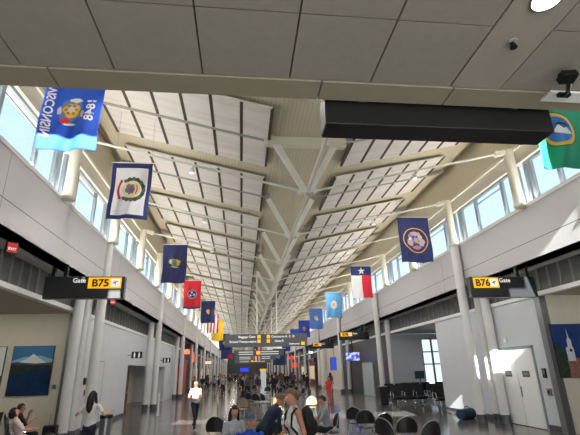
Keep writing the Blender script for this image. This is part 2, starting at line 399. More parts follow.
# right: near lounge with picture wall, door wall, far lounge
struct(MB().box(9.95, 20, 13.3, 13.5, 0, 4.34, m_cream).build('wall_right_lounge'), 'cream far wall of the right gate lounge with church picture', 'wall')
struct(MB().box(20, 20.2, -6, 22, 0, 4.34, m_cream).build('wall_right_outer'), 'cream outer wall of the right gate lounge', 'wall')
struct(MB().box(9.95, 20, -6, 13.4, 4.22, 4.33, m_lceil).build('ceiling_right_lounge'), 'tan ceiling of the right gate lounge', 'ceiling')
b = MB(); b.box(9.95, 10.2, 13.5, 21.6, 0, 4.2, m_wall); b.box(10.2, 18, 21.4, 21.6, 0, 4.2, m_wall)
struct(b.build('wall_right_lower'), 'pale grey wall holding the double door on the right side', 'wall')
struct(MB().box(9.93, 9.95, 16.5, 21.6, 0, .18, m_base).box(9.93, 9.95, 13.5, 14.2, 0, .18, m_base).build('baseboard_right'), 'steel baseboard along the right grey wall', 'baseboard')
struct(MB().box(9.86, 10.1, 13.26, 13.52, 0, 4.2, m_steel).build('trim_8'), 'steel corner trim beside the church picture', 'trim')
b = MB(); b.box(9.95, 12.35, 29.4, 29.6, 0, 4.2, m_wall); b.box(12.35, 18, 29.4, 29.6, 0, .5, m_wall); b.box(12.35, 18, 29.4, 29.6, 3.9, 4.2, m_wall); b.box(15.6, 18, 29.4, 29.6, .5, 3.9, m_wall)
struct(b.build('wall_right_lounge_far'), 'grey cross wall behind the far right waiting area', 'wall')
struct(MB().box(18, 18.2, 21.4, 29.6, 0, 4.34, m_wall).build('wall_right_outer_far'), 'outer wall of the far right waiting area', 'wall')
struct(MB().box(9.95, 18, 21.6, 29.5, 4.22, 4.33, m_rceil).build('ceiling_right_far'), 'grey ceiling of the far right waiting area', 'ceiling')
b = MB()
for x in (12.38, 13.1, 14.0, 14.9, 15.57): b.box(x-.05, x+.05, 29.42, 29.54, .5, 3.9, m_alu)
for z in (.55, 2.2, 3.0, 3.85): b.box(12.35, 15.6, 29.42, 29.54, z-.04, z+.04, m_alu)
w = struct(b.build('window_80'), 'bright gridded window behind the far right waiting area', 'window')
MB().box(12.35, 15.6, 29.475, 29.485, .5, 3.9, m_glass).build('pane', w)
b = MB(); b.box(9.95, 10.2, 29.6, 36.5, 0, 4.2, m_darker); b.box(9.95, 10.2, 36.5, 44, 0, 4.2, m_darker); b.box(9.95, 10.2, 44, 58, 0, 4.2, m_cream)
b.box(9.95, 10.2, 58, YEND, 0, 4.2, m_dark)
struct(b.build('wall_right_far'), 'dark shop walls farther along the right side', 'wall')
b = MB(); b.box(-6.3, -6.1, 42, YEND, 0, 4.2, m_dark)
struct(b.build('wall_left_far'), 'dark shop walls farther along the left side', 'wall')
# ------------------------------------------------------------------ roof: rafters, trusses, acoustic panels
ZN = 7.3
def make_truss():
    t = thing('roof_truss', '', 'roof truss')
    b = MB()
    for s in (-1, 1):
        p = (s*.9, 0, zr(1)-.13); q = (s*7.15, 0, zr(7.15)-.13)
        b.bar(p, q, .13, .16, m_greybar)
    b.build('rafter', t)
    MB().box(-1.35, 1.35, -.11, .11, zr(1)-.3, zr(1)+.02, m_coltan).build('cross_beam', t)
    for s in (-1, 1):
        MB().bar((s*.08, 0, ZN+.05), (s*.95, 0, zr(1)-.26), .1, .2, m_truss).build('strut', t)
        MB().tube([(s*.2, 0, ZN+.04), (s*6.85, 0, 8.92)], .038, m_truss, 8).build('tie_rod', t)
        c = MB(); c.bar((s*6.7, 0, 8.88), (s*7.05, 0, 8.97), .14, .16, m_coltan); c.tube([(s*6.66, -.09, 8.87), (s*6.66, .09, 8.87)], .1, m_coltan, 12); c.build('wall_bracket', t)
    c = MB(); c.box(-.22, .22, -.1, .1, ZN-.05, ZN+.1, m_truss)
    for s in (-1, 1): c.tube([(s*.2, -.12, ZN+.03), (s*.2, .12, ZN+.03)], .09, m_truss, 12); c.tube([(s*.08, 0, ZN-.12), (s*.08, 0, ZN+.02)], .05, m_truss, 10)
    c.build('valley_node', t)
    c = MB(); c.tube([(0, .1, ZN), (0, BAY-.1, ZN)], .06, m_truss, 8); c.build('bottom_chord', t)
    return t
def make_array(s):
    t = thing('acoustic_panel_array', '', 'ceiling panels')
    a, bb = 1.2 if s < 0 else 1.62, 6.55 if s < 0 else 6.3
    n = 6; wd = (bb-a)/n; sl = .22
    def P(d, y, off): return Vector((s*d, y, zr(d)-.13-off))
    for r, (ya, yb) in enumerate(((-1.8, -.1), (.1, 1.8))):
        for i in range(n):
            d0, d1 = a+wd*i+.05, a+wd*(i+1)-.05
            c = MB(); vs = [P(d, y, o) for o in (0, .05) for d, y in ((d0, ya), (d1, ya), (d1, yb), (d0, yb))]
            c.add(vs, [(0, 1, 2, 3), (7, 6, 5, 4), (0, 4, 5, 1), (1, 5, 6, 2), (2, 6, 7, 3), (3, 7, 4, 0)], m_panel); c.build('panel', t)
    c = MB()
    for r, (ya, yb) in enumerate(((-1.8, -.1), (.1, 1.8))):
        for i in range(n+1):
            d = a+wd*i; c.bar(P(d, ya, .03), P(d, yb, .03), .085, .08, m_brownbar)
    c.build('tee_bar_grid', t)
    c = MB()
    for y in (-1.82, -.08, .08, 1.82): c.bar(P(a, y, .02), P(bb, y, .02), .025, .06, m_truss)
    c.build('edge_rail', t)
    return t
T0 = make_truss(); AR = {s: make_array(s) for s in (-1, 1)}
for i, k in enumerate(range(-1, 34)):
    y = Y0+BAY*k
    if y > YEND-2: break
    nm = ORD[i]
    o = T0 if i == 0 else dup(T0, (CX, y, 0))
    o.location = (CX, y, 0)
    if i > 1:
        for c_ in [c_ for c_ in o.children if c_.name.startswith('cross_beam')]: bpy.data.objects.remove(c_)
    o['label'] = 'white roof truss with V struts and tie rods, %s from the near end' % nm; o['group'] = 'roof trusses of the hall'
    for s in (-1, 1):
        o = AR[s] if i == 0 else dup(AR[s], (CX, y, 0))
        o.location = (CX, y, 0)
        o['label'] = 'grid of pale acoustic panels on the %s roof slope, %s from the near end' % ('left' if s < 0 else 'right', nm); o['group'] = 'acoustic panel grids under the roof'

# spotlights clamped on the tie rods, wide beams down into the hall
def spot_lamp(loc, e):
    l = bpy.data.lights.new('rod_lamp', 'SPOT'); l.energy = e; l.spot_size = math.radians(172); l.spot_blend = .25; l.shadow_soft_size = .12; l.color = (1, .96, .9)
    o = bpy.data.objects.new('rod_lamp', l); COL.objects.link(o); o.location = loc
def rod_spot():
    t = thing('rod_spotlight', '', 'spotlight')
    MB().cyl(0, 0, -.2, -.06, .085, m_white, 16).build('housing', t, smooth=True)
    MB().cyl(0, 0, -.212, -.2, .07, m_rodlens, 16).build('lens', t)
    MB().cyl(0, 0, -.07, .05, .02, m_white, 8).build('clamp', t)
    return t
RS = None
for i, k in enumerate(range(-1, 34)):
    y = Y0+BAY*k
    if y > YEND-2: break
    for s in (-1, 1):
        x = CX+s*3.6; z = ZN+.04+(3.6-.2)/(6.85-.2)*(8.92-ZN-.04)-.07
        o = RS if (RS and False) else (dup(RS, (x, y, z)) if RS else rod_spot())
        if RS is None: RS = o; o.location = (x, y, z)
        o['label'] = 'small white spotlight clamped on the %s tie rod of the %s truss' % ('left' if s < 0 else 'right', ORD[i]); o['group'] = 'spotlights on the tie rods'
        spot_lamp((x, y, z-.26), 165)

# ------------------------------------------------------------------ columns
def clere_col():
    t = thing('clerestory_column', '', 'column')
    MB().cyl(0, 0, ZB1, 9.02, .165, m_coltan, 20).build('shaft', t, smooth=True)
    MB().cyl(0, 0, ZB1+.035, ZB1+.1, .2, m_coltan, 20).build('collar', t, smooth=True)
    return t
C0 = clere_col(); first = True
for i, k in enumerate(range(-1, 34)):
    y = Y0+BAY*k
    if y > YEND-2: break
    for s, X, nm in ((-1, XL, 'left'), (1, XR, 'right')):
        o = C0 if first else dup(C0, (0, 0, 0)); first = False
        o.location = (X-s*.17, y, 0)
        o['label'] = 'round cream column between the %s high windows, %s from the near end' % (nm, ORD[i]); o['group'] = 'round columns between the high windows'
def low_col(zt):
    t = thing('hall_column', '', 'column')
    MB().cyl(0, 0, 0, zt, .175, m_col, 24).build('shaft', t, smooth=True)
    MB().cyl(0, 0, 0, .3, .182, m_base, 24).build('base_sleeve', t, smooth=True)
    MB().cyl(0, 0, zt, zt+.02, .18, m_greybar, 24).build('cap', t)
    return t
LF, LR = low_col(ZB1-.03), low_col(ZB0-.02)
ff = fr = True
for j in range(13):
    y = 16.7+11.75*j
    if y > YEND-2: break
    for s, X, nm in ((-1, XL, 'left'), (1, XR, 'right')):
        o = LF if ff else dup(LF, (0, 0, 0)); ff = False; o.location = (X-s*(.2 if s > 0 else .02), y, 0)
        o['label'] = 'tall white column standing in front of the %s bulkhead, %s pair from the near end' % (nm, ORD[j]); o['group'] = 'tall paired columns'
        o = LR if fr else dup(LR, (0, 0, 0)); fr = False; o.location = (X+s*(.5 if s > 0 else .45), y+(.05 if s > 0 else -.1), 0)
        o['label'] = 'shorter white column tucked under the %s bulkhead, %s pair from the near end' % (nm, ORD[j]); o['group'] = 'short paired columns'
        if j == 0 and s > 0:
            o = dup(LR, (X+.5, y-.42, 0)); o['label'] = 'white column right beside the double door, third of its cluster'
        if j == 0 and s < 0:
            o = dup(LR, (X-.5, y-.72, 0)); o['label'] = 'white column beside the steel corner trim of the left lounge'
# ------------------------------------------------------------------ soffit fittings and black sign box
t = thing('hanging_sign_box', 'long black sign box hung under the front edge of the low ceiling', 'sign', (0, 0, 0))
MB().box(.68, 2.74, 3.0, 3.24, 3.985, 4.3, m_blackbox).build('housing', t, bevel=.008)
MB().box(.672, .68, 3.01, 3.23, 3.995, 4.29, m_darker).build('end_cap', t); MB().box(2.74, 2.748, 3.01, 3.23, 3.995, 4.29, m_black).build('end_cap', t)
c = MB()
for x in (1.0, 2.4): c.box(x-.03, x+.03, 2.94, 3.1, 4.2, 4.3, m_black); c.bar((x, 2.93, 4.36), (x, 3.05, 4.28), .04, .04, m_black)
c.build('bracket', t)
t = thing('recessed_downlight', 'glowing round downlight recessed in the pale ceiling plank', 'ceiling light', (1.865, 1.835, 4.2))
c = MB(); n = 32; vs = []; fs = []
for r, z in ((.085, -.012), (.1, -.012), (.1, 0), (.085, .0)):
    for k in range(n): vs.append((r*math.cos(2*PI*k/n), r*math.sin(2*PI*k/n), z))
for j in range(4):
    for k in range(n): fs.append((j*n+k, j*n+(k+1) % n, ((j+1) % 4)*n+(k+1) % n, ((j+1) % 4)*n+k))
c.add(vs, fs, m_steel); c.build('trim_ring', t, smooth=True)
MB().cyl(0, 0, -.008, -.005, .086, m_lamp, 32).build('lens', t)
l = bpy.data.lights.new('downlight_lamp', 'SPOT'); l.energy = 25; l.spot_size = 1.6; l.color = (1, .93, .8); l.shadow_soft_size = .06
o = bpy.data.objects.new('downlight_lamp', l); COL.objects.link(o); o.location = (1.87, 1.86, 4.17)
t = thing('fire_sprinkler', 'small dark sprinkler head on the pale ceiling plank', 'sprinkler', (1.87, 2.2, 4.2))
MB().cyl(0, 0, -.012, .0, .036, m_greybar, 18).build('escutcheon', t)
MB().cyl(0, 0, -.05, -.01, .012, m_black, 10).cyl(0, 0, -.056, -.05, .026, m_black, 14).bar((-.016, 0, -.05), (-.02, 0, -.015), .005, .005, m_black).bar((.016, 0, -.05), (.02, 0, -.015), .005, .005, m_black).build('head', t)
t = thing('security_camera', 'black camera on a short arm at the right end of the low ceiling', 'camera', (2.64, 2.72, 4.2))
MB().box(-.12, .4, -.03, .1, -.03, -.012, m_white).build('mount_plate', t)
MB().box(-.05, .05, -.04, .0, -.06, -.03, m_black).tube([(0, -.02, -.05), (-.03, -.1, -.07), (-.11, -.2, -.085), (-.17, -.27, -.09)], .016, m_black).build('arm', t)
c = MB(); c.obox((-.19, -.29, -.09), (.055, -.01, 0), (.008, .045, -.01), (0, .008, .028), m_black); c.tube([(-.24, -.3, -.09), (-.27, -.31, -.093)], .02, m_black, 12); c.tube([(-.14, -.29, -.09), (-.11, -.3, -.08)], .008, m_black, 8); c.build('camera_body', t, bevel=.004)
MB().tube([(-.13, -.28, -.085), (-.08, -.2, -.075), (-.01, -.1, -.06), (.03, -.01, -.035)], .004, m_white, 6).build('cable', t)

# ------------------------------------------------------------------ gate signs
def gate_sign(cx, y, z0, z1, w, code, side, label):
    """side -1: yellow plate at the right end (left sign), +1: at the left end"""
    t = thing('gate_sign', label, 'sign', (cx, y, z0)); h = z1-z0
    MB().box(-w/2, w/2, -.11, .11, 0, h, m_sign).build('cabinet', t, bevel=.012)
    pw = .42*w if side < 0 else .385*w
    px = w/2-.04*w-pw/2 if side < 0 else -w/2+.05*w+pw/2
    pz = h*.7; ph = h*.5
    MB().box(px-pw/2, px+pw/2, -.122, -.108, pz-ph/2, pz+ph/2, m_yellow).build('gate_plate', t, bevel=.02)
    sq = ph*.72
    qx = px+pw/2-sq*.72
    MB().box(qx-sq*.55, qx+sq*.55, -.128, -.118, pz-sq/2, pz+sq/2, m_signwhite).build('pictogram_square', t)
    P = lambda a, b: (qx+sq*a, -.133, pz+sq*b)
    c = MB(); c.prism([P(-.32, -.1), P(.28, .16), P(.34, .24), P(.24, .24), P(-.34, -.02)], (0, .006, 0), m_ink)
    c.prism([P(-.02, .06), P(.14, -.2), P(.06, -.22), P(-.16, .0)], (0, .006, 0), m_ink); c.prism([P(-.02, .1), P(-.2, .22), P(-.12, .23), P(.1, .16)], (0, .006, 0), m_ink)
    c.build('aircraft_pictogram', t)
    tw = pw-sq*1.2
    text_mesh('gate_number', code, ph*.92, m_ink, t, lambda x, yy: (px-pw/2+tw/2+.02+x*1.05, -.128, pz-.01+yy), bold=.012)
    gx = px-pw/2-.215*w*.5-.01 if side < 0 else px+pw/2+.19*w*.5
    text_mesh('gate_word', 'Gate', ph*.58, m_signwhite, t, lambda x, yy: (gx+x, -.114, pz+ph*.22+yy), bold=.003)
    for a in (-.42, -.27) if side < 0 else (.42, .27): MB().box(a*w-.05, a*w+.05, -.05, .05, h, ZB0-z0+.02, m_black).build('hanger', t)
    return t
gate_sign(-4.62, 13, 4.14, 4.79, 2.25, 'B75', -1, 'dark gate sign reading Gate B75 hung from the left bulkhead')
gate_sign(8.46, 13, 4.1, 4.77, 2.28, 'B76', 1, 'dark gate sign reading Gate B76 hung from the right bulkhead')
gate_sign(8.3, 32, 4.04, 4.6, 2.28, 'B78', 1, 'far yellow gate sign under the right bulkhead beyond the second column pair')
gate_sign(8.3, 45, 4.04, 4.6, 2.28, 'B80', 1, 'farthest yellow gate sign under the right bulkhead')

# overhead direction signs on posts from the roof
t = thing('overhead_direction_sign', 'wide charcoal overhead direction sign hung across the hall on white posts', 'sign', (1.8, 33, 3.72))
MB().box(-3.1, 3.1, -.15, .15, 0, .92, m_sign_hazed).build('cabinet', t, bevel=.02)
for x in (-.72, .8): MB().cyl(x, 0, .92, 5.75, .06, m_truss, 10).build('post', t)
for px, pz in ((-.55, .72), (-.55, .4), (.15, .72), (.15, .4)):
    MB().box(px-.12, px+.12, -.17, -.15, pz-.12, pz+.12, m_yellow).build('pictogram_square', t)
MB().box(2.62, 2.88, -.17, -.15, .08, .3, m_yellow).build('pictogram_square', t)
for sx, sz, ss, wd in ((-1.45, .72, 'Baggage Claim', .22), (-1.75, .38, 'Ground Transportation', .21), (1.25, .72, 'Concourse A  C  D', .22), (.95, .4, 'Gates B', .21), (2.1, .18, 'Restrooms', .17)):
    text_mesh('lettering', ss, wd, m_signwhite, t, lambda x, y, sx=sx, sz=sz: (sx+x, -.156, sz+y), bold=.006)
for yy, wd, zz, lb in ((47, 5.2, 3.5, 'second dark overhead sign across the hall behind the direction sign'), (60.9, 5.6, 3.4, 'third dark overhead sign farther down the hall'), (74.9, 6, 3.3, 'farthest dark overhead sign in the hall')):
    t = thing('overhead_sign', lb, 'sign', (1.8, yy, zz))
    MB().box(-wd/2, wd/2, -.14, .14, 0, .6, m_sign_hazed).build('cabinet', t, bevel=.02)
    for x in (-1.3, 1.3): MB().cyl(x, 0, .6, 9.2-zz, .05, m_truss, 8).build('post', t)
    c = MB()
    for q, ww in ((-1.4, 1.5), (1.1, 1.9)):
        for zc in (.42, .2): c.box(q-ww/2, q+ww/2, -.15, -.139, zc-.035, zc+.035, m_signwhite)
    c.build('lettering_strip', t); MB().box(-.3, .1, -.15, -.139, .15, .5, m_yellow).build('pictogram_square', t)

# exit signs under the left bulkhead
def exit_sign(loc, label):
    t = thing('exit_sign', label, 'sign', loc, PI/2-.75)
    MB().box(-.12, .12, -.06, .06, -.34, -.06, m_black).build('housing', t, bevel=.006)
    MB().box(-.105, .105, -.066, -.058, -.32, -.1, m_exit).build('face', t)
    text_mesh('lettering', 'EXIT', .085, m_signwhite, t, lambda x, y: (x, -.07, -.24+y), bold=.002)
    MB().cyl(0, 0, -.06, .02, .015, m_black, 8).build('stem', t)
exit_sign((-5.42, 10.2, ZB0), 'small red exit sign under the left bulkhead nearest the viewer')
exit_sign((-5.42, 18.4, ZB0), 'small red exit sign under the left bulkhead just behind the B75 sign')

# ------------------------------------------------------------------ double door and wall fittings, right
XD = 9.95
d = struct(MB().box(XD-.03, XD, 14.2, 14.28, 0, 2.66, m_alu).box(XD-.03, XD, 16.37, 16.45, 0, 2.66, m_alu).box(XD-.03, XD, 14.2, 16.45, 2.58, 2.66, m_alu).box(XD-.006, XD, 14.28, 16.37, 0, 2.58, m_gap).build('door_1'), 'white steel double door in the right grey wall', 'door')
for ya, yb in ((14.3, 15.315), (15.335, 16.35)):
    lf = MB().box(XD-.028, XD-.004, ya, yb, .02, 2.565, m_white).build('door_leaf', d)
    yc = (ya+yb)/2+.02
    MB().box(XD-.036, XD-.028, yc-.2, yc+.2, 1.62, 1.82, m_darker).box(XD-.039, XD-.036, yc-.15, yc+.15, 1.735, 1.755, m_greybar).box(XD-.039, XD-.036, yc-.15, yc+.15, 1.68, 1.7, m_greybar).build('sign_plate', lf)
MB().box(XD-.05, XD-.028, 15.24, 15.28, .95, 1.3, m_steel).build('door_handle', d)
tag(MB().box(XD-.05, XD-.0, 13.78, 13.94, 1.6, 1.9, m_black).box(XD-.055, XD-.05, 13.81, 13.91, 1.72, 1.86, m_louver2).build('card_reader'), 'black card reader on the wall right of the double door', 'card reader')
tag(MB().box(XD-.04, XD-.0, 13.72, 13.92, 1.06, 1.28, m_steel).cyl(XD-.045, 13.82, 1.12, 1.22, .03, m_black, 10).build('push_button'), 'small steel push button box below the card reader', 'button')
tag(MB().box(XD-.05, XD, 15.6, 15.76, 2.82, 3.02, m_white).ell((XD-.05, 15.68, 2.92), (.03, .05, .05), m_signwhite).build('strobe_light'), 'small white strobe on the wall above the double door', 'alarm')
# duffel on the floor beside the right columns
t = thing('duffel_bag', 'dark navy bag lying on the floor by the right columns', 'bag', (9.1, 18.0, 0), .5)
m_navybag = mat('navy_bag', (40, 54, 84), .7, noise=.15)
c = MB(); c.tube([(-.42, 0, .2), (-.4, 0, .2), (.4, 0, .2), (.42, 0, .2)], [.12, .2, .2, .12], m_navybag, 16); c.build('body', t, smooth=True)
MB().tube([(-.2, -.14, .33), (-.12, -.05, .47), (.12, -.05, .47), (.2, -.14, .33)], .015, m_black, 8).build('handle', t)

# ------------------------------------------------------------------ pictures
m_sky1 = mat('picture_sky', (70, 130, 176), .3); m_sky2 = mat('picture_pale_sky', (150, 196, 214), .3); m_water = mat('picture_water', (24, 52, 92), .25, noise=.3, nscale=3)
m_snow = mat('picture_snow', (232, 236, 240), .4); m_tree = mat('picture_trees', (30, 48, 40), .5, noise=.4, nscale=9); m_hill = mat('picture_hills', (58, 84, 104), .5)
m_dsky = mat('picture_deep_sky', (34, 62, 128), .3, noise=.25, nscale=2); m_brick = mat('picture_brick', (150, 104, 92), .5, noise=.3, nscale=12); m_steep = mat('picture_steeple', (222, 222, 226), .5)
m_dktree = mat('picture_leaves', (38, 60, 48), .6, noise=.6, nscale=14)
YP = 16.8
t = thing('mountain_picture', 'large picture of a snowy mountain over a blue lake on the left lounge wall', 'picture', (-7.42, YP, 1.42))
w2, h2 = .7, 1.66
MB().box(-w2, w2, -.05, 0, 0, h2, m_black).build('frame', t)
def Q(u, v, o): return (-w2+.015+(2*w2-.03)*u, -.05-o, .015+(h2-.03)*v)
def pic(parent, name, poly, o, m): return MB().prism([Q(u, v, o) for u, v in poly], (0, .004, 0), m).build(name, parent)
pic(t, 'sky', [(0, .55), (1, .55), (1, 1), (0, 1)], .004, m_sky1); pic(t, 'haze', [(0, .55), (1, .55), (1, .72), (.7, .8), (.3, .78), (0, .7)], .006, m_sky2)
pic(t, 'mountain', [(.1, .62), (.25, .7), (.4, .76), (.5, .84), (.54, .83), (.66, .75), (.85, .66), (.95, .62)], .009, m_snow)
pic(t, 'hills', [(0, .52), (1, .52), (1, .66), (.8, .65), (.6, .64), (.3, .66), (.12, .68), (0, .66)], .012, m_hill)
pic(t, 'tree_line', [(0, .4), (.3, .45), (.6, .5), (1, .53), (1, .6), (.8, .61), (.5, .6), (.35, .63), (.2, .6), (0, .66)], .015, m_tree)
pic(t, 'lake', [(0, 0), (1, 0), (1, .54), (.6, .51), (.3, .46), (0, .41)], .012, m_water)
t = thing('snow_picture', 'pale picture with blue shapes cut by the left photo edge', 'picture', (-9.1, YP, 1.42))
w2 = .75
MB().box(-w2, w2, -.05, 0, 0, h2, m_black).build('frame', t)
pic(t, 'sky', [(0, 0), (1, 0), (1, 1), (0, 1)], .004, m_snow); pic(t, 'hills', [(.3, .25), (.55, .2), (1, .12), (1, .4), (.8, .45), (.6, .36)], .008, m_hill); pic(t, 'water', [(0, 0), (1, 0), (1, .1), (0, .2)], .008, m_sky1)
tag(MB().box(-6.62, -6.5, YP-.03, YP, 1.62, 1.76, m_steel).build('wall_plate'), 'small grey wall plate right of the mountain picture', 'wall plate')
t = thing('church_picture', 'large picture of a white church steeple against deep blue sky on the right lounge wall', 'picture', (10.86, 13.3, 1.6))
w2, h2 = .85, 1.66
MB().box(-w2, w2, -.05, 0, 0, h2, m_black).build('frame', t)
pic(t, 'sky', [(0, 0), (1, 0), (1, 1), (0, 1)], .004, m_dsky)
D = -.27
pic(t, 'brick_church', [(.46+D, 0), (1, 0), (1, .3), (.7+D, .36), (.46+D, .3)], .008, m_brick)
pic(t, 'steeple', [(u+D, v) for u, v in ((.5, .3), (.66, .3), (.66, .55), (.64, .57), (.64, .7), (.61, .74), (.585, .92), (.58, .74), (.55, .7), (.55, .57), (.5, .55))], .012, m_steep)
pic(t, 'clock_face', [(.595+D+.03*math.cos(a*PI/8), .5+.03*math.sin(a*PI/8)) for a in range(16)], .016, m_black)
pic(t, 'tree_leaves', [(0, 0), (.2, 0), (.22, .18), (.2, .3), (.23, .42), (.17, .5), (.15, .6), (.1, .58), (.06, .68), (0, .62)], .014, m_dktree)

# ------------------------------------------------------------------ left wall fittings
def restroom_sign(x, y, z, label):
    t = thing('restroom_sign', label, 'sign', (x, y, z))
    MB().box(-.28, .28, -.02, .02, -.17, .17, m_black).build('board', t, bevel=.006)
    for dx in (-.12, .12):
        c = MB(); c.ell((dx, -.024, .1), (.03, .006, .03), m_signwhite, 10); c.box(dx-.04, dx+.04, -.03, -.02, -.03, .065, m_signwhite); c.box(dx-.034, dx-.006, -.03, -.02, -.14, -.03, m_signwhite); c.box(dx+.006, dx+.034, -.03, -.02, -.14, -.03, m_signwhite)
        c.build('pictogram', t)
    MB().box(-.5, -.28, -.03, .03, -.03, .03, m_steel).build('wall_arm', t)
restroom_sign(-5.62, 24.6, 3.0, 'black restroom sign standing out from the left grey wall before the openings')
restroom_sign(-5.62, 34.2, 2.95, 'second black restroom sign farther along the left wall')
tag(MB().box(-6.1, -6.05, 19.2, 19.36, 1.0, 1.95, m_steel).build('door_pull'), 'tall steel pull bar on the left grey wall', 'handle')
tag(MB().box(-6.1, -6.04, 18.5, 18.64, 1.3, 1.5, m_red).build('fire_alarm'), 'small red fire alarm box on the left grey wall', 'alarm')
tag(MB().box(-6.1, -6.04, 18.3, 18.46, 1.7, 1.95, m_black).build('wall_phone'), 'small black box on the left wall above the fire alarm', 'phone')
c = MB(); c.box(-6.102, -6.094, 19.6, 19.63, 0, 2.6, m_greybar); c.box(-6.102, -6.094, 20.7, 20.73, 0, 2.6, m_greybar); c.box(-6.102, -6.094, 19.6, 20.73, 2.58, 2.61, m_greybar)
struct(c.build('door_3'), 'flush grey service door outline in the left wall', 'door')
t = thing('waste_bin', 'grey steel waste bin with black rim beside the woman on the left', 'bin', (-3.5, 12.6, 0))
MB().cyl(0, 0, .03, .98, .15, m_steel, 24).build('body', t, smooth=True); MB().cyl(0, 0, .98, 1.06, .16, m_black, 24).build('rim', t, smooth=True); MB().cyl(0, 0, 0, .03, .16, m_black, 24).build('base', t)
t = thing('floor_post', 'slim white floor post near the left columns', 'post', (-4.2, 24, 0))
MB().cyl(0, 0, 0, .02, .16, m_steel, 18).build('base', t); MB().cyl(0, 0, .02, 1.1, .05, m_white, 14).build('pole', t)

# ------------------------------------------------------------------ far shop fronts, screens, kiosk
t = thing('wall_screen', 'blue lit flight screen hung between the right columns', 'screen', (9.1, 36, 2.62))
m_screen = node_mat('screen_image', (60, 80, 190), .2, lambda nt, b, N, L: None); 
def scr(nt, b, N, L):
    tcx = N.new('ShaderNodeTexCoord'); nz = N.new('ShaderNodeTexNoise'); nz.inputs['Scale'].default_value = 4; r = N.new('ShaderNodeValToRGB')
    r.color_ramp.elements[0].color = (.03, .05, .4, 1); r.color_ramp.elements[1].color = (.75, .8, 1, 1); r.color_ramp.elements[0].position = .45; r.color_ramp.elements[1].position = .62
    L.new(tcx.outputs['Object'], nz.inputs['Vector']); L.new(nz.outputs['Fac'], r.inputs[0]); L.new(r.outputs[0], b.inputs['Emission Color']); b.inputs['Emission Strength'].default_value = .8
scr(m_screen.node_tree, m_screen.node_tree.nodes['Principled BSDF'], m_screen.node_tree.nodes, m_screen.node_tree.links)
MB().box(-.6, .6, -.04, .04, 0, .7, m_black).build('bezel', t); MB().box(-.57, .57, -.048, -.038, .03, .67, m_screen).build('display', t); MB().box(-.04, .04, -.03, .03, .7, 2.5, m_black).build('mount_pole', t)
d = struct(MB().box(9.9, 9.95, 33.2, 36.2, 0, 2.5, m_alu).build('door_4'), 'pale glazed doors in the dark right wall under the screen', 'door')
MB().box(9.89, 9.9, 33.3, 36.1, .05, 2.4, mat('frosted_glass', (190, 200, 204), .3)).build('pane', d)
def lit_sign(name, x, y, z, w, h, rgb, e, label, side):
    t = thing(name, label, 'sign', (x, y, z)); mm = mat('lit_%d_%d_%d_%s' % (*rgb, e), rgb, .4, emit=e)
    MB().box(-w/2, w/2, -.08, .08, 0, h, m_black).build('cabinet', t); MB().box(-w/2+.04, w/2-.04, -.09, -.078, .04, h-.04, mm).build('lit_face', t)
    MB().cyl(0, 0, h, ZB0-z+.02 if abs(x-CX) > HW-1 or True else .5, .02, m_black, 8).build('hanger', t)
lit_sign('shop_sign', -5.75, 46, 3.75, 1.0, .55, (226, 120, 84), 1.0, 'orange lit shop sign under the left bulkhead', -1)
lit_sign('shop_sign', -5.6, 53, 3.1, .9, 1.2, (236, 84, 48), 1.3, 'glowing red orange shop sign beyond the orange one on the left', -1)
lit_sign('shop_sign', -5.6, 72, 3.2, 1.6, .5, (232, 190, 150), 1.0, 'pale lit shop sign far down the left side', -1)
lit_sign('shop_sign', 9.7, 84, 3.9, 1.5, .6, (226, 40, 30), 1.5, 'upper red lit shop sign far down the right side', 1)
lit_sign('shop_sign', 9.7, 80, 2.4, 1.5, .9, (226, 50, 40), 1.2, 'lower red lit shop sign far down the right side', 1)
lit_sign('shop_sign', 9.7, 62, 4.1, .8, .4, (190, 210, 235), 1.2, 'small white lit sign under the right bulkhead', 1)
lit_sign('poster_screen', 9.75, 46.5, 1.9, .9, 1.3, (60, 80, 200), .5, 'bright blue poster screen at the cream shop on the right', 1)
t = thing('storefront', 'red shop front kiosk on the left behind the walking person', 'shop front', (-6.04, 45.5, 0))
MB().box(-.02, .25, -2.5, 2.5, .2, 2.9, m_red).build('red_panel', t); MB().box(-.02, .3, -2.5, 2.5, 0, .2, m_black).build('plinth', t); MB().box(-.02, .35, -2.6, 2.6, 2.9, 3.3, mat('shop_blue', (40, 60, 120), .4)).build('fascia', t)
for i, (y, x, rgb, lb) in enumerate(((62, 9.9, (120, 60, 50), 'reddish brown shop front on the far right'), (70, 9.9, (90, 84, 80), 'grey shop front on the far right'), (58, -6.08, (130, 96, 70), 'tan shop front on the far left'), (68, -6.08, (84, 80, 84), 'grey shop front on the far left'), (80, -6.08, (120, 90, 80), 'brown shop front at the far left end'))):
    s = -1 if x > 0 else 1
    t = thing('storefront', lb, 'shop front', (x, y, 0)); mm = mat('shop_%d' % i, rgb, .5, noise=.3, nscale=1.5)
    MB().box(min(0, s*.2), max(0, s*.2), -3, 3, 0, 3.0, mm).build('front_panel', t); MB().box(min(0, s*.3), max(0, s*.3), -3, 3, 3.0, 3.5, m_sign).build('fascia', t)
    MB().box(min(s*.2, s*.22), max(s*.2, s*.22), -2.4, 2.4, .8, 2.5, mat('shop_window_lit', (232, 214, 180), .3, emit=.25)).build('display_window', t)
t = thing('directory_totem', 'white directory totem standing in the middle of the hall', 'totem', (1.9, 40, 0))
MB().box(-.24, .24, -.08, .08, .05, 2.05, mat('totem_face', (214, 222, 226), .3, emit=.2)).build('panel', t); MB().box(-.3, .3, -.12, .12, 0, .05, m_steel).build('base', t); MB().box(-.3, .3, -.1, .1, 2.05, 2.2, m_yellow).build('header', t)
t = thing('blue_screen', 'blue lit screen on a stand far down the hall', 'screen', (.4, 72, 0))
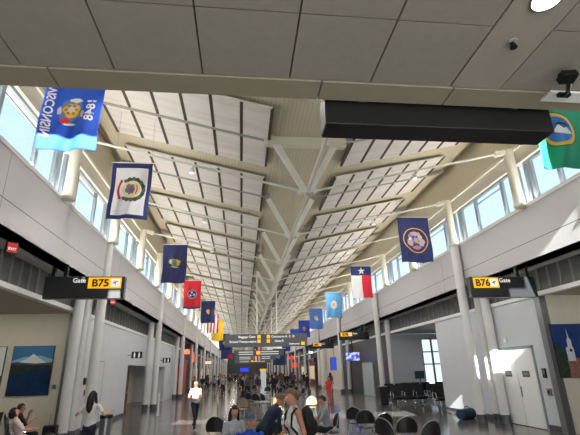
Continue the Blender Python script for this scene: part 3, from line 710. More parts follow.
MB().box(-.75, .75, -.05, .05, 1.9, 2.6, m_black).build('bezel', t); MB().box(-.7, .7, -.06, -.048, 1.95, 2.55, m_blue).build('display', t); MB().cyl(0, 0, 0, 1.9, .06, m_black, 10).build('pole', t); MB().cyl(0, 0, 0, .03, .4, m_black, 16).build('base', t)
# ------------------------------------------------------------------ flags
FL = {}
def fm(rgb):
    return mat('flag_%d_%d_%d' % rgb, rgb, .75)
class Flag:
    def __init__(s, name, label, x, y, ztop, w, h, field, cells=None, seed=0, nx=30, ny=44, amp=.035, tilt=0.0, rz=0.0, wires=True, group='flags hung along the hall'):
        s.w, s.h, s.amp, s.ph = w, h, amp, seed*1.7
        s.tilt = tilt
        t = s.t = thing(name, label, 'flag', (x, y, ztop), rz, group)
        b = MB(); vs = []
        for j in range(ny+1):
            for i in range(nx+1): vs.append(s.map(-.5+i/nx, -j/ny))
        b.v = [tuple(v) for v in vs]
        for j in range(ny):
            for i in range(nx):
                u = -.5+(i+.5)/nx; v = -(j+.5)/ny
                c = cells(u, v) if cells else field
                b.f.append((j*(nx+1)+i, (j+1)*(nx+1)+i, (j+1)*(nx+1)+i+1, j*(nx+1)+i+1)); b.mi.append(b._m(fm(c)))
        o = b.build('cloth', t, smooth=True); so_ = o.modifiers.new('thick', 'SOLIDIFY'); so_.thickness = .004; so_.offset = 0
        MB().tube([(-w/2-.05, 0, .02), (w/2+.05, 0, .02)], .018, m_white, 8).build('hanging_pole', t)
        if wires:
            for a in (-.45, .45):
                xx = x+a*w; MB().tube([(a*w, 0, .03), (a*w, 0, zr(xx-CX)-(.2 if abs((y-Y0+BAY/2) % BAY-BAY/2) < 1.84 else -.005)-ztop)], .004, m_alu, 5).build('suspension_wire', t)
    def map(s, u, v, off=0.0):
        w, h = s.w, s.h; fall = min(1, -v*1.3+.1)
        y = s.amp*fall*(math.sin(u*9+s.ph)+.6*math.sin(u*17-v*5+s.ph*2))
        x = u*w*(1-.03*fall)+s.tilt*v*h+.02*fall*math.sin(v*6+s.ph)
        z = v*h-.02*fall*math.cos(u*7+s.ph)
        return Vector((x, y-off, z))
    def poly(s, name, pts, m, off, step=None):
        """pts in metres, relative to the flag's centre (x right, y up)"""
        n = len(pts); cx = sum(p[0] for p in pts)/n; cyy = sum(p[1] for p in pts)/n
        R = 6; vs = [(cx, cyy)]; fs = []
        for r in range(1, R+1):
            for p in pts: vs.append((cx+(p[0]-cx)*r/R, cyy+(p[1]-cyy)*r/R))
        for k in range(n): fs.append((0, 1+k, 1+(k+1) % n))
        for r in range(R-1):
            for k in range(n): a = 1+r*n; c = 1+(r+1)*n; fs.append((a+k, c+k, c+(k+1) % n, a+(k+1) % n))
        b = MB(); b.add([s.map(x/s.w, -.5+y/s.h, off) for x, y in vs], fs, m)
        return b.build(name, s.t)
    def disc(s, name, cx, cyy, rx, ry, m, off, n=36): return s.poly(name, [(cx+rx*math.cos(2*PI*k/n), cyy+ry*math.sin(2*PI*k/n)) for k in range(n)], m, off)
    def ring(s, name, cx, cyy, r0, r1, m, off, a0=0, a1=360, n=48, sq=1.0):
        vs = []; fs = []
        for k in range(n+1):
            a = math.radians(a0+(a1-a0)*k/n)
            for r in (r0, r1): vs.append((cx+r*math.cos(a), cyy+r*sq*math.sin(a)))
        for k in range(n): fs.append((2*k, 2*k+1, 2*k+3, 2*k+2))
        b = MB(); b.add([s.map(x/s.w, -.5+y/s.h, off) for x, y in vs], fs, m); return b.build(name, s.t)
    def star(s, name, cx, cyy, r, m, off, rot=90, inner=.4, k=5):
        return s.poly(name, [(cx+(r if i % 2 == 0 else r*inner)*math.cos(math.radians(rot+180/k*i)), cyy+(r if i % 2 == 0 else r*inner)*math.sin(math.radians(rot+180/k*i))) for i in range(2*k)], m, off)
    def text(s, name, string, size, m, fn, off=.014, bold=.004): return text_mesh(name, string, size, m, s.t, lambda x, y: s.map(fn(x, y)[0]/s.w, -.5+fn(x, y)[1]/s.h, off), bold=bold)
    def blob(s, name, cx, cyy, rx, ry, m, off, seed, n=22):
        rr = random.Random(seed); return s.poly(name, [(cx+rx*(.75+.4*rr.random())*math.cos(2*PI*k/n), cyy+ry*(.75+.4*rr.random())*math.sin(2*PI*k/n)) for k in range(n)], m, off)
WH, GOLD, RED, NAVY = fm((240, 238, 234)), fm((226, 176, 56)), fm((204, 44, 50)), (38, 44, 92)
# blue flag, 1848
f = Flag('blue_flag', 'royal blue flag lettered Wisconsin and 1848, cut by the low ceiling edge', -3.62, 8.0, 8.0, 1.22, 1.66, (40, 92, 206), seed=1, amp=.045, tilt=-.0)
f.text('lettering', 'WISCONSIN', .26, WH, lambda x, y: (-.44-y, .1-x*.9), bold=.006)
f.text('lettering', '1848', .26, WH, lambda x, y: (.4-y, .12-x*1.08), bold=.005)
f.blob('crest_leaves', 0, .12, .25, .3, fm((96, 126, 176)), .008, 3); f.blob('crest_shield', .0, .12, .17, .17, GOLD, .016, 5); f.disc('crest_shield_centre', 0, .12, .07, .08, fm((196, 196, 190)), .024)
f.blob('crest_figure', -.24, .1, .05, .1, fm((214, 206, 206)), .014, 8); f.blob('crest_helm', .06, .35, .14, .055, fm((232, 230, 214)), .014, 9); f.blob('crest_ribbon', -.1, -.14, .11, .07, RED, .016, 11); f.blob('crest_motto', .0, -.22, .13, .03, WH, .014, 12); f.blob('crest_supporter', .24, .02, .04, .1, fm((206, 170, 140)), .014, 13)
for k in range(6): f.blob('crest_charge', .1*math.cos(k*PI/3), .12+.1*math.sin(k*PI/3), .035, .035, fm((176, 112, 44)), .026, 20+k)
# white flag with navy border
f = Flag('white_bordered_flag', 'white flag with navy border and wreathed crest on the left', -3.5, 12.4, 8.3, 1.22, 1.86, (236, 234, 236), cells=lambda u, v: (38, 46, 104) if abs(u) > .395 or v > -.085 or v < -.925 else (236, 234, 236), seed=2)
f.ring('wreath', .05, .02, .29, .4, fm((70, 86, 60)), .01, -125, 125, sq=1.0)
for k in range(13):
    a = math.radians(-130+260*k/12); f.blob('wreath_leaf', .05+.35*math.cos(a), .02+.37*math.sin(a), .062, .066, fm((58, 72, 52) if k % 2 else (96, 92, 70)), .016, 30+k, 10)
f.disc('crest_ground', .03, .02, .27, .29, fm((222, 206, 160)), .014); f.blob('crest_shield', -.0, .03, .16, .19, fm((120, 96, 110)), .02, 4); f.blob('crest_rock', .02, .0, .08, .1, fm((90, 80, 96)), .026, 6)
f.ring('red_ribbon', .16, .02, .49, .56, RED, .014, 145, 215); f.blob('ribbon_end', -.3, .3, .05, .05, RED, .018, 7, 10); f.blob('ribbon_end', -.3, -.26, .05, .05, RED, .018, 8, 10); f.ring('crest_scroll', -.1, .02, .3, .33, fm((190, 60, 60)), .022, -28, 28)
# navy flag with golden eagle crest
f = Flag('navy_flag', 'navy flag with gold and green crest, third on the left', -3.42, 21.1, 8.15, 1.2, 1.95, (44, 52, 100), seed=3)
f.blob('crest_wings', 0, .08, .28, .18, GOLD, .01, 5); f.disc('crest_shield', -.02, .06, .13, .15, fm((96, 150, 160)), .018); f.blob('crest_green', -.0, -.03, .12, .08, fm((84, 140, 90)), .024, 9); f.blob('crest_motto', .0, -.17, .2, .04, fm((206, 190, 120)), .014, 10); f.blob('crest_wing_tip', -.2, .1, .07, .12, fm((222, 206, 170)), .02, 15)
# red flag, three stars
def tnc(u, v): return (40, 46, 110) if v < -.94 else ((240, 238, 236) if v < -.925 else (222, 40, 54))
f = Flag('red_flag', 'red flag with three white stars in a blue disc', -3.55, 30.4, 8.2, 1.22, 1.98, (222, 40, 54), cells=tnc, seed=4, ny=60)
f.disc('white_ring', 0, .04, .31, .31, WH, .012); f.disc('blue_disc', 0, .04, .275, .275, fm((40, 56, 120)), .02)
for a in (100, 220, 340): f.star('white_star', .14*math.cos(math.radians(a)), .04+.14*math.sin(math.radians(a)), .13, WH, .028, rot=a)
# far left row
f = Flag('navy_flag', 'navy flag with golden leaf emblem behind the red flag', -3.22, 40.5, 8.3, 1.3, 2.0, (36, 42, 96), seed=5)
f.blob('gold_emblem', .02, .05, .16, .2, GOLD, .014, 5); f.blob('gold_leaf', .1, -.12, .08, .14, GOLD, .014, 6)
f = Flag('striped_flag', 'red and white striped flag with blue canton on the left', -3.1, 46, 7.75, 1.2, 1.9, (240, 238, 236), cells=lambda u, v: (40, 50, 120) if v > -.4 and u < .0 else ((206, 44, 54) if int((u+.5)*7) % 2 == 0 else (240, 238, 236)), seed=6)
f.star('white_star', -.3, .55, .16, WH, .016)
f = Flag('yellow_flag', 'bright yellow flag on the left', -2.85, 51, 7.7, 1.35, 2.3, (240, 196, 40), seed=7)
f.ring('red_sun_ring', 0, .05, .12, .17, RED, .014)
f = Flag('navy_flag', 'dark navy flag with pale emblem just beyond the yellow flag', -2.3, 57.5, 6.7, 1.4, 2.1, (42, 40, 96), seed=8); f.disc('pale_emblem', 0, -.1, .2, .2, fm((170, 160, 170)), .014)
f = Flag('blue_flag', 'blue and red flag at the far end of the left row', -2.15, 63, 5.9, 1.6, 2.2, (40, 70, 150), cells=lambda u, v: (200, 44, 54) if v < -.7 and u > 0 else (40, 70, 150), seed=9); f.star('white_star', -.2, .2, .25, WH, .016)
# right row
f = Flag('green_flag', 'green flag with round gold rimmed seal partly behind the black sign box', 6.9, 7.35, 7.4, 1.35, 1.5, (34, 160, 122), seed=10, amp=.05)
f.disc('seal_rim', -.13, .2, .42, .42, fm((232, 196, 84)), .01, 48); f.disc('seal_field', -.13, .2, .33, .33, fm((64, 122, 200)), .018, 48); f.ring('seal_border', -.13, .2, .42, .44, m_ink, .014)
f.poly('seal_mountain', [(-.42, .1), (-.3, .2), (-.22, .16), (-.1, .32), (.0, .2), (.06, .24), (.17, .1), (.0, .06), (-.2, .12)], fm((236, 238, 240)), .026); f.poly('seal_ridge', [(-.2, .3), (-.08, .38), (.06, .34), (.14, .24), (.04, .27), (-.04, .34)], fm((40, 52, 76)), .03)
f = Flag('navy_flag', 'navy flag with gold ringed eagle seal on the right', 6.36, 14.5, 7.38, 1.22, 1.74, (38, 46, 100), seed=11)
f.ring('gold_ring', .02, -.02, .45, .485, GOLD, .012); f.disc('seal_field', .02, -.02, .43, .43, fm((62, 44, 84)), .008, 48)
for k, (a, r, sx, sy_, c) in enumerate(((90, .25, .2, .09, (206, 170, 186)), (200, .25, .14, .14, (196, 160, 180)), (340, .24, .13, .16, (200, 176, 196)), (270, .27, .2, .08, (176, 132, 150)), (30, .2, .1, .1, (214, 190, 200)), (150, .24, .1, .12, (150, 140, 180)), (0, .0, .14, .16, (116, 124, 160)))):
    f.blob('seal_charge', .02+r*math.cos(math.radians(a)), -.02+r*math.sin(math.radians(a)), sx, sy_, fm(c), .018, 50+k)
f.blob('seal_gold', .03, -.02, .09, .1, fm((206, 180, 120)), .026, 61); f.blob('seal_white', -.22, .02, .05, .06, WH, .026, 62)
def txc(u, v): return (36, 52, 112) if v > -.3 else ((240, 238, 238) if u < .03 else (214, 34, 52))
f = Flag('lone_star_flag', 'red, white and blue flag with one white star on the right', 6.75, 23.4, 7.6, 1.2, 1.82, (240, 240, 240), cells=txc, seed=12, amp=.025)
f.star('white_star', .02, .63, .23, WH, .016)
f = Flag('light_blue_flag', 'light blue flag with pale round emblem right behind the lone star flag', 6.82, 31.6, 7.5, 1.24, 1.86, (92, 160, 214), seed=13); f.disc('shield', 0, 0, .26, .3, fm((222, 206, 160)), .012); f.disc('shield_centre', 0, 0, .17, .19, fm((206, 190, 176)), .02); f.blob('shield_charge', 0, .02, .05, .14, fm((120, 150, 170)), .028, 4)
f = Flag('periwinkle_flag', 'periwinkle blue flag with gold emblem on the right', 6.8, 39.6, 7.4, 1.28, 1.86, (92, 134, 214), seed=14); f.blob('gold_emblem', -.02, .08, .2, .2, fm((216, 196, 120)), .014, 3); f.blob('white_emblem', .08, -.05, .1, .12, WH, .02, 4)
f = Flag('blue_flag', 'royal blue flag with orange emblem on the right', 7.0, 49, 7.35, 1.3, 1.9, (36, 72, 176), seed=15); f.blob('orange_emblem', 0, .05, .12, .3, fm((200, 130, 90)), .014, 3); f.blob('orange_emblem', 0, .1, .25, .1, fm((200, 130, 90)), .018, 4)
f = Flag('blue_flag', 'plain looking blue flag, second to last on the right', 6.9, 57, 7.1, 1.3, 1.9, (38, 84, 190), seed=16); f.disc('pale_emblem', 0, .05, .18, .18, fm((140, 150, 200)), .014)
f = Flag('navy_flag', 'small dark navy flag at the far end of the right row', 6.6, 66, 6.6, 1.3, 1.9, (36, 50, 120), seed=17); f.disc('pale_emblem', 0, .05, .18, .18, GOLD, .014)
f = Flag('dark_blue_flag', 'dark blue flag hanging low beyond the direction sign on the right', 5.2, 62, 4.9, 1.8, 2.2, (36, 52, 96), seed=18); f.disc('pale_emblem', -.2, .05, .3, .3, fm((120, 140, 180)), .014)
f = Flag('red_striped_banner', 'red and white striped flag hanging in the middle of the hall', 1.8, 52, 4.7, 1.0, 1.6, (240, 240, 240), cells=lambda u, v: (40, 50, 110) if v > -.35 and u < -.05 else ((190, 46, 56) if int((u+.5)*5) % 2 == 0 else (232, 228, 226)), seed=19); f.star('white_star', -.27, .52, .12, WH, .016)
# ------------------------------------------------------------------ seats and chairs
def cafe_chair(label, x, y, rz, seatm, framem, group='cafe chairs', sc=1.04):
    t = thing('cafe_chair', label, 'chair', (x, y, 0), rz, group); t.scale = (sc,)*3      # faces -y locally
    c = MB(); vs = []; n = 20
    for z in (.45, .475):
        for k in range(n):
            a = 2*PI*k/n; r = .215*(1+.06*math.cos(4*a)); vs.append((r*math.cos(a), r*math.sin(a), z))
    c.add(vs, [tuple(range(n-1, -1, -1)), tuple(range(n, 2*n))]+[(k, (k+1) % n, n+(k+1) % n, n+k) for k in range(n)], seatm); c.build('seat', t, bevel=.006)
    A = lambda a, k, dy=0: (.25*k*math.cos(a), .17+.07*math.sin(a)+dy-.05*abs(math.cos(a)), .64+.27*math.sin(a)*k)
    c = MB(); n = 16; vs = []
    for dy in (-.012, .012):
        for k in range(n+1): vs.append(A(PI*k/n, .95, dy))
        for k in range(n+1): x = A(PI*k/n, .95, dy)[0]; vs.append((x, .2+dy-.2*(abs(x)/.25)**2*.35, .57))
    w_ = n+1; fs = []
    for k in range(n): fs += [(k, k+1, w_+k+1, w_+k), (2*w_+k, 3*w_+k, 3*w_+k+1, 2*w_+k+1), (k, 2*w_+k, 2*w_+k+1, k+1), (w_+k, w_+k+1, 3*w_+k+1, 3*w_+k)]
    c.add(vs, fs, seatm); c.build('backrest', t, smooth=True)
    MB().tube([(.2, -.16, .46), (.245, .02, .56)]+[A(PI*k/14, 1.0) for k in range(15)]+[(-.245, .02, .56), (-.2, -.16, .46)], .014, framem, 8).build('back_hoop', t, smooth=True)
    for sx_, sy_ in ((1, 1), (-1, 1), (1, -1), (-1, -1)): MB().tube([(sx_*.15, sy_*.15, .45), (sx_*.21, sy_*.2, 0)], .012, framem, 8).build('leg', t)
    MB().tube([(.18, -.18, .2), (.18, .18, .2), (-.18, .18, .2), (-.18, -.18, .2), (.18, -.18, .2)], .007, framem, 6).build('stretcher', t)
    return t
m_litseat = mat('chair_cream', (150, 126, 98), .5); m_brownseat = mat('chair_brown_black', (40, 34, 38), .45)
cafe_chair('dark cafe chair with steel hoop back, left end of the front right row', 3.5, 14.0, 2.6, m_brownseat, m_steel)
cafe_chair('dark cafe chair with steel hoop back, second from the left in the front right row', 3.5, 12.9, 2.9, m_brownseat, m_steel)
ch = cafe_chair('dark cafe chair with bright chrome hoop back in the middle of the front right row', 3.66, 11.9, 3.3, m_brownseat, m_chrome)
cafe_chair('dark cafe chair just behind the chrome hooped chair near the bottom edge', 3.42, 10.7, 2.2, m_brownseat, m_steel)
cafe_chair('dark cafe chair with wide chrome hoop, second from the right end of the front row', 3.92, 10.9, 3.1, m_brownseat, m_chrome)
cafe_chair('dark cafe chair at the right end of the front row, cut by the bottom edge', 4.04, 9.9, 3.4, m_brownseat, m_steel)
cafe_chair('dark cafe chair carrying the seated person in grey', 2.35, 12.2, PI/2+PI, m_brownseat, m_steel)
cafe_chair('black cafe chair just left of the long haired woman in front', -.62, 12.4, 2.9, m_seat, m_black)
cafe_chair('black cafe chair behind the leaning man in navy', .75, 11.2, 3.0, m_seat, m_steel)
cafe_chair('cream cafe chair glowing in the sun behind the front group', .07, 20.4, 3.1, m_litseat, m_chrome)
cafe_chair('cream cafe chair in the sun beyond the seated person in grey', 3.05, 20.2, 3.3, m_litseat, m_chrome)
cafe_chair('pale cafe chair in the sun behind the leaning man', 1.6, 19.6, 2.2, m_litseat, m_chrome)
rr = random.Random(4); kk = 0
base_ch = cafe_chair('dark cafe chair in the crowded seating area down the hall', 1.2, 23.5, 1.0, m_seat, m_steel, 'cafe chairs down the hall')
for i in range(26):
    x = rr.uniform(-.2, 4.2); y = 24.5+i*.95+rr.uniform(-.2, .2)
    dup(base_ch, (x, y, 0), rr.uniform(0, 6.28))
def cafe_table(label, x, y):
    t = thing('cafe_table', label, 'table', (x, y, 0), 0, 'cafe tables')
    MB().cyl(0, 0, .71, .74, .36, m_greybar, 28).build('tabletop', t, bevel=.006); MB().cyl(0, 0, .02, .71, .035, m_steel, 12).build('pedestal', t); MB().cyl(0, 0, 0, .025, .24, m_black, 20).build('base', t)
cafe_table('round grey cafe table in front of the seated person in grey', 1.25, 12.3)
cafe_table('round cafe table in the sunlit patch down the hall', .9, 20.6)

def bench(label, x, y, rz, n, group, sc=1.0):
    """gate seating on a beam; faces -y locally"""
    t = thing('gate_seat_bench', label, 'bench', (x, y, 0), rz, group); t.scale = (sc,)*3; p = .58
    MB().box(-n*p/2, n*p/2, -.03, .03, .3, .36, m_black).build('beam', t)
    for i in range(n):
        xc = (i-(n-1)/2)*p
        c = MB(); c.obox((xc, -.04, .42), (.25, 0, 0), (0, .24, .02), (0, -.003, .035), m_seat); c.build('seat', t, bevel=.015)
        c = MB(); c.obox((xc, .24, .7), (.25, 0, 0), (0, .03, 0), (0, .06, .27), m_seat); c.build('backrest', t, bevel=.015)
    for i in range(n+1):
        xc = (i-n/2)*p
        MB().tube([(xc, .2, .36), (xc, .22, .66), (xc, -.16, .64), (xc, -.2, .4)], .016, m_chrome, 8).build('armrest', t)
    for sx_ in (-1, 1):
        xc = sx_*(n*p/2-.25)
        MB().tube([(xc, -.28, .02), (xc, 0, .06), (xc, .28, .02)], .022, m_chrome, 8).tube([(xc, 0, .04), (xc, 0, .33)], .025, m_chrome, 8).build('leg', t)
    return t
bench('black gate bench holding the resting couple at the left wall', -5.9, 13.24, PI/2+.454, 4, 'gate benches in the left lounge')
bench('black gate bench behind the couple toward the mountain picture', -6.85, 15.05, PI/2+.454, 2, 'gate benches in the left lounge')
bench('black gate bench against the left lounge wall', -9.2, 15.9, 0, 5, 'gate benches in the left lounge')
RB = [('front black gate bench of the far right waiting area, left end', 9.3, 24.6, 0), ('black gate bench of the far right waiting area, second row', 11.6, 25.0, 0), ('black gate bench nearest the door wall in the far right area', 11.0, 22.9, 0), ('black gate bench under the gridded window', 13.3, 27.6, 0), ('black gate bench against the far grey cross wall', 11.0, 28.2, PI), ('black gate bench by the second right column pair', 9.6, 26.6, 0)]
for lb, x, y, rz in RB: bench(lb, x, y, rz, 3, 'gate benches in the far right waiting area', 1.15)
c = thing('rolling_suitcase', 'black suitcase standing beside the left lounge bench', 'suitcase', (-5.85, 15.2, 0))
MB().box(-.2, .2, -.13, .13, .05, .62, m_seat).build('shell', c, bevel=.04); MB().tube([(-.1, .1, .6), (-.1, .1, .9), (.1, .1, .9), (.1, .1, .6)], .01, m_steel, 6).build('handle', c)
for q in (-.15, .15): MB().tube([(q, -.02, .04), (q, .02, .04)], .04, m_black, 12).build('wheel', c)
c = thing('backpack', 'dark bulging backpack lying by the left lounge bench', 'bag', (-5.6, 14.5, 0), .4)
MB().ell((0, 0, .24), (.26, .2, .24), m_seat, 16).build('body', c, smooth=True); MB().ell((0, -.17, .18), (.17, .08, .13), m_black, 12).build('pocket', c, smooth=True); MB().tube([(-.1, .15, .42), (0, .18, .5), (.1, .15, .42)], .014, m_black, 6).build('strap', c)
t = thing('waste_bin', 'black waste bin by the second right column pair', 'bin', (8.1, 25.6, 0))
MB().box(-.22, .22, -.22, .22, .03, 1.0, m_black).build('body', t, bevel=.03); MB().box(-.23, .23, -.23, .23, 1.0, 1.05, m_steel).build('rim', t)
t = thing('monitor', 'small dark monitor on a stand in the far right waiting area', 'screen', (11.0, 27.0, 0))
MB().box(-.3, .3, -.03, .03, 1.35, 1.8, mat('monitor_dark', (30, 62, 66), .3)).build('display', t); MB().cyl(0, 0, .02, 1.35, .03, m_black, 10).build('pole', t); MB().cyl(0, 0, 0, .03, .2, m_black, 14).build('base', t)

# ------------------------------------------------------------------ people
SK = mat('skin_light', (214, 160, 132), .55, noise=.05); SK2 = mat('skin_tan', (196, 136, 106), .55, noise=.05); SK3 = mat('skin_deep', (150, 98, 74), .55)
def cloth(n, rgb): return mat('cloth_'+n, rgb, .85, noise=.1, nscale=18)
H_DK = mat('hair_dark', (34, 26, 24), .45, noise=.25, nscale=30); H_BR = mat('hair_brown', (104, 76, 52), .45, noise=.3, nscale=30); H_LB = mat('hair_light_brown', (112, 84, 58), .45, noise=.35, nscale=30)
EYEW = mat('eye_white', (230, 226, 222), .3); EYED = mat('eye_dark', (40, 28, 22), .3); LIP = mat('lip', (176, 92, 84), .5)
def V(*a): return Vector(a)
def person(name, label, loc, rz, skin, shirt, pants, shoes, hair, hairstyle='short', pose='stand', arms=None, legs=None, lean=0.0, side=0.0, scale=1.0, vox=.014, sleeve=.55, head_yaw=0.0, head_tilt=0.0, female=False, group=None, cap=None, tank=False, detail=True, seat_h=.5):
    """faces -y locally, own left is +x; arms/legs: {side: (elbow offset, wrist offset)}"""
    t = thing(name, label, 'person', loc, rz, group); S = scale
    sit = pose == 'sit'; hz = seat_h/S+.07 if sit else .93
    hip = V(0, 0, hz); Rl = Matrix.Rotation(lean, 3, 'X') @ Matrix.Rotation(side, 3, 'Y')
    U = lambda p: hip + Rl @ (V(*p)-V(0, 0, .93))
    prim = []; mb = MB(); dm = m_white
    def cap_(p, q, r1, r2, m):
        p = V(*p); q = V(*q); mb.tube([p, q], [r1, r2], dm, 14); mb.ell(p, (r1,)*3, dm, 12); mb.ell(q, (r2,)*3, dm, 12); prim.append((p, q, (r1+r2)/2, m))
    # torso
    sw = .172 if female else .19
    rings = [((0, .005, .87), .15, .105), ((0, .0, .95), .165 if female else .158, .115), ((0, -.005, 1.08), .125 if female else .15, .095), ((0, -.01, 1.25), .155 if female else .175, .118), ((0, -.0, 1.36), .165 if female else .18, .1), ((0, .005, 1.43), .13, .075), ((0, .01, 1.47), .062, .058)]
    n = 20; vs = []; fs = []
    for c, rx, ry in rings:
        for k in range(n):
            a = 2*PI*k/n; vs.append(U((c[0]+rx*math.cos(a), c[1]+ry*math.sin(a), c[2])))
    for i in range(len(rings)-1):
        for k in range(n): fs.append((i*n+k, i*n+(k+1) % n, (i+1)*n+(k+1) % n, (i+1)*n+k))
    fs += [tuple(range(n-1, -1, -1)), tuple((len(rings)-1)*n+k for k in range(n))]
    mb.add(vs, fs, dm)
    if female:
        for s in (-1, 1): mb.ell(U((s*.07, -.095, 1.25)), (.06, .05, .06), dm, 12)
    prim.append((U((0, 0, 1.02)), U((0, 0, 1.36)), .15, shirt)); prim.append((U((-.06, 0, .9)), U((.06, 0, .9)), .13, pants)); 
    if not tank: prim.append((U((-.15, 0, 1.41)), U((.15, 0, 1.41)), .06, shirt))
    else: prim.append((U((-.14, 0, 1.43)), U((.14, 0, 1.43)), .075, skin))
    # head
    nk = U((0, .01, 1.44)); hc = U((0, -.015, 1.615)); Rh = Rl @ Matrix.Rotation(head_yaw, 3, 'Z') @ Matrix.Rotation(head_tilt, 3, 'X')
    pv = U((0, .0, 1.53)); HP = lambda x, y, z: pv + Rh @ (V(x, y, z)-V(0, 0, 1.53))
    cap_(nk, HP(0, .0, 1.56), .056, .052, skin)
    mb.ell(HP(0, -.005, 1.625), (.076, .096, .108), dm, 18, Rh); mb.ell(HP(0, -.03, 1.565), (.058, .066, .055), dm, 14, Rh)
    mb.tube([HP(0, -.098, 1.64), HP(0, -.118, 1.6)], [.009, .017], dm, 8); mb.ell(HP(0, -.112, 1.6), (.016, .014, .011), dm, 8)
    for s in (-1, 1): mb.ell(HP(s*.078, .005, 1.615), (.012, .022, .032), dm, 8, Rh)
    prim.append((HP(0, -.01, 1.57), HP(0, -.01, 1.65), .09, skin))
    # arms
    hands = []
    for s in (-1, 1):
        sh = U((s*sw, 0, 1.395)); a = (arms or {}).get(s, ((s*.05, .02, -.28), (s*.02, -.06, -.25)))
        el = sh + Rl @ V(*a[0]); wr = el + (Rl @ V(*a[1]))
        mb.ell(sh, (.056,)*3, dm, 12)
        if tank: cap_(sh, el, .047, .038, skin)
        else:
            k = min(1, sleeve/.5); cap_(sh, sh.lerp(el, k), .054, .045, shirt)
            if k < 1: cap_(sh.lerp(el, k), el, .042, .037, skin)
        k2 = max(0, min(1, (sleeve-.5)/.5))
        if k2 > 0 and not tank:
            cap_(el, el.lerp(wr, k2), .04, .036, shirt)
            if k2 < 1: cap_(el.lerp(wr, k2), wr, .032, .026, skin)
        else: cap_(el, wr, .038, .026, skin)
        hands.append((s, el, wr))
    # legs
    for s in (-1, 1):
        hp = hip + V(s*.088, 0, -.02)
        if legs and s in legs: kn, an = hip+V(*legs[s][0]), hip+V(*legs[s][1])
        elif sit: kn = hip+V(s*.11, -.43, .0); an = V(s*.11, -.42, .085)
        else: kn = V(s*.1, -.015, .5); an = V(s*.1, .01, .085)
        cap_(hp, kn, .086, .058, pants); cap_(kn, an, .056, .04, pants)
        d = V(0, -1, 0)
        mb.ell(an+V(0, -.06, -.035), (.042, .115, .042), dm, 14); mb.ell(an+V(0, .02, -.03), (.036, .045, .05), dm, 12); prim.append((an+V(0, .02, -.045), an+V(0, -.13, -.045), .05, shoes))
    # fuse into one surface
    me = bpy.data.meshes.new('body'); me.from_pydata(mb.v, [], mb.f)
    o = bpy.data.objects.new('body', me); COL.objects.link(o)
    r = o.modifiers.new('r', 'REMESH'); r.mode = 'VOXEL'; r.voxel_size = vox
    q = o.modifiers.new('s', 'SMOOTH'); q.factor = .5; q.iterations = 2 if vox < .02 else 1
    bpy.context.view_layer.update(); dg = bpy.context.evaluated_depsgraph_get()
    me2 = bpy.data.meshes.new_from_object(o.evaluated_get(dg)); o.modifiers.clear(); o.data = me2; bpy.data.meshes.remove(me)
    ml = []
    for p in prim:
        if p[3] not in ml: ml.append(p[3])
    idx = []
    for f in me2.polygons:
        c = f.center; best = 1e9; bi = 0
        for p, q_, rd, m in prim:
            d = q_-p; L2 = d.length_squared; tt = 0 if L2 == 0 else max(0, min(1, (c-p).dot(d)/L2)); v = (c-(p+d*tt)).length-rd
            if v < best: best = v; bi = ml.index(m)
        idx.append(bi)
    # hands, eyes, lips join the same mesh
    hb = MB()
    for s, el, wr in hands:
        d = (wr-el).normalized(); ax = d.cross(V(0, 0, 1))
        if ax.length < .2: ax = V(0, 1, 0) - d*d.y
        ax.normalize(); nn = ax.cross(d)
        p0 = wr; p1 = wr+d*.085
        hb.obox((p0+p1)/2, d*.05, ax*.036, nn*.013, skin)
        if detail:
            for i, (off, ln) in enumerate(((-.03, .062), (-.01, .075), (.01, .07), (.03, .055))):
                b0 = p1+ax*off; b1 = b0+d*ln*.55-nn*.012; b2 = b1+d*ln*.4-nn*.025; hb.tube([b0, b1, b2], [.0095, .0085, .006], skin, 7)
            th = p0+d*.02-ax*.034*s; hb.tube([th, th+d*.035-ax*.028*s, th+d*.07-ax*.03*s-nn*.012], [.012, .0105, .007], skin, 7)
    if detail:
        for s in (-1, 1):
            hb.ell(HP(s*.032, -.087, 1.635), (.014, .012, .009), EYEW, 10, Rh); hb.ell(HP(s*.032, -.097, 1.635), (.006, .005, .006), EYED, 8, Rh)
            hb.bar(HP(s*.016, -.1, 1.655), HP(s*.05, -.088, 1.658), .006, .008, hair)
        hb.ell(HP(0, -.094, 1.567), (.024, .008, .008), LIP, 10, Rh)
    nv = len(me2.vertices)
    allv = [v.co.copy() for v in me2.vertices]+[V(*v) for v in hb.v]
    allf = [tuple(f.vertices) for f in me2.polygons]+[tuple(nv+i for i in f) for f in hb.f]
    for m in hb.mats:
        if m not in ml: ml.append(m)
    idx += [ml.index(hb.mats[i]) for i in hb.mi]
    me3 = bpy.data.meshes.new('body'); me3.from_pydata([tuple(v*S) for v in allv], [], allf)
    for m in ml: me3.materials.append(m)
    me3.polygons.foreach_set('material_index', idx); me3.shade_smooth(); o.data = me3; bpy.data.meshes.remove(me2)
    o.name = 'body'; o.parent = t
    # hair
    b = MB(); vs = []; fs = []; n = 24; R = 14
    for i in range(R+1):
        th = PI*.62*i/R if i else .001
        for k in range(n):
            a = 2*PI*k/n; ca = math.sin(a)      # -1 at the face
            lim = PI*(.36 if ca < -.35 else (.36+.3*min(1, (ca+.35)/.6)))
            tt = min(th, lim); jit = 1+.02*math.sin(7*a+3*i)
            vs.append(HP(.085*jit*math.sin(tt)*math.cos(a), .006+.107*jit*math.sin(tt)*math.sin(a), 1.632+.116*jit*math.cos(tt)))
    for i in range(R):
        for k in range(n): fs.append((i*n+k, (i+1)*n+k, (i+1)*n+(k+1) % n, i*n+(k+1) % n))
    b.add(vs, fs, hair)
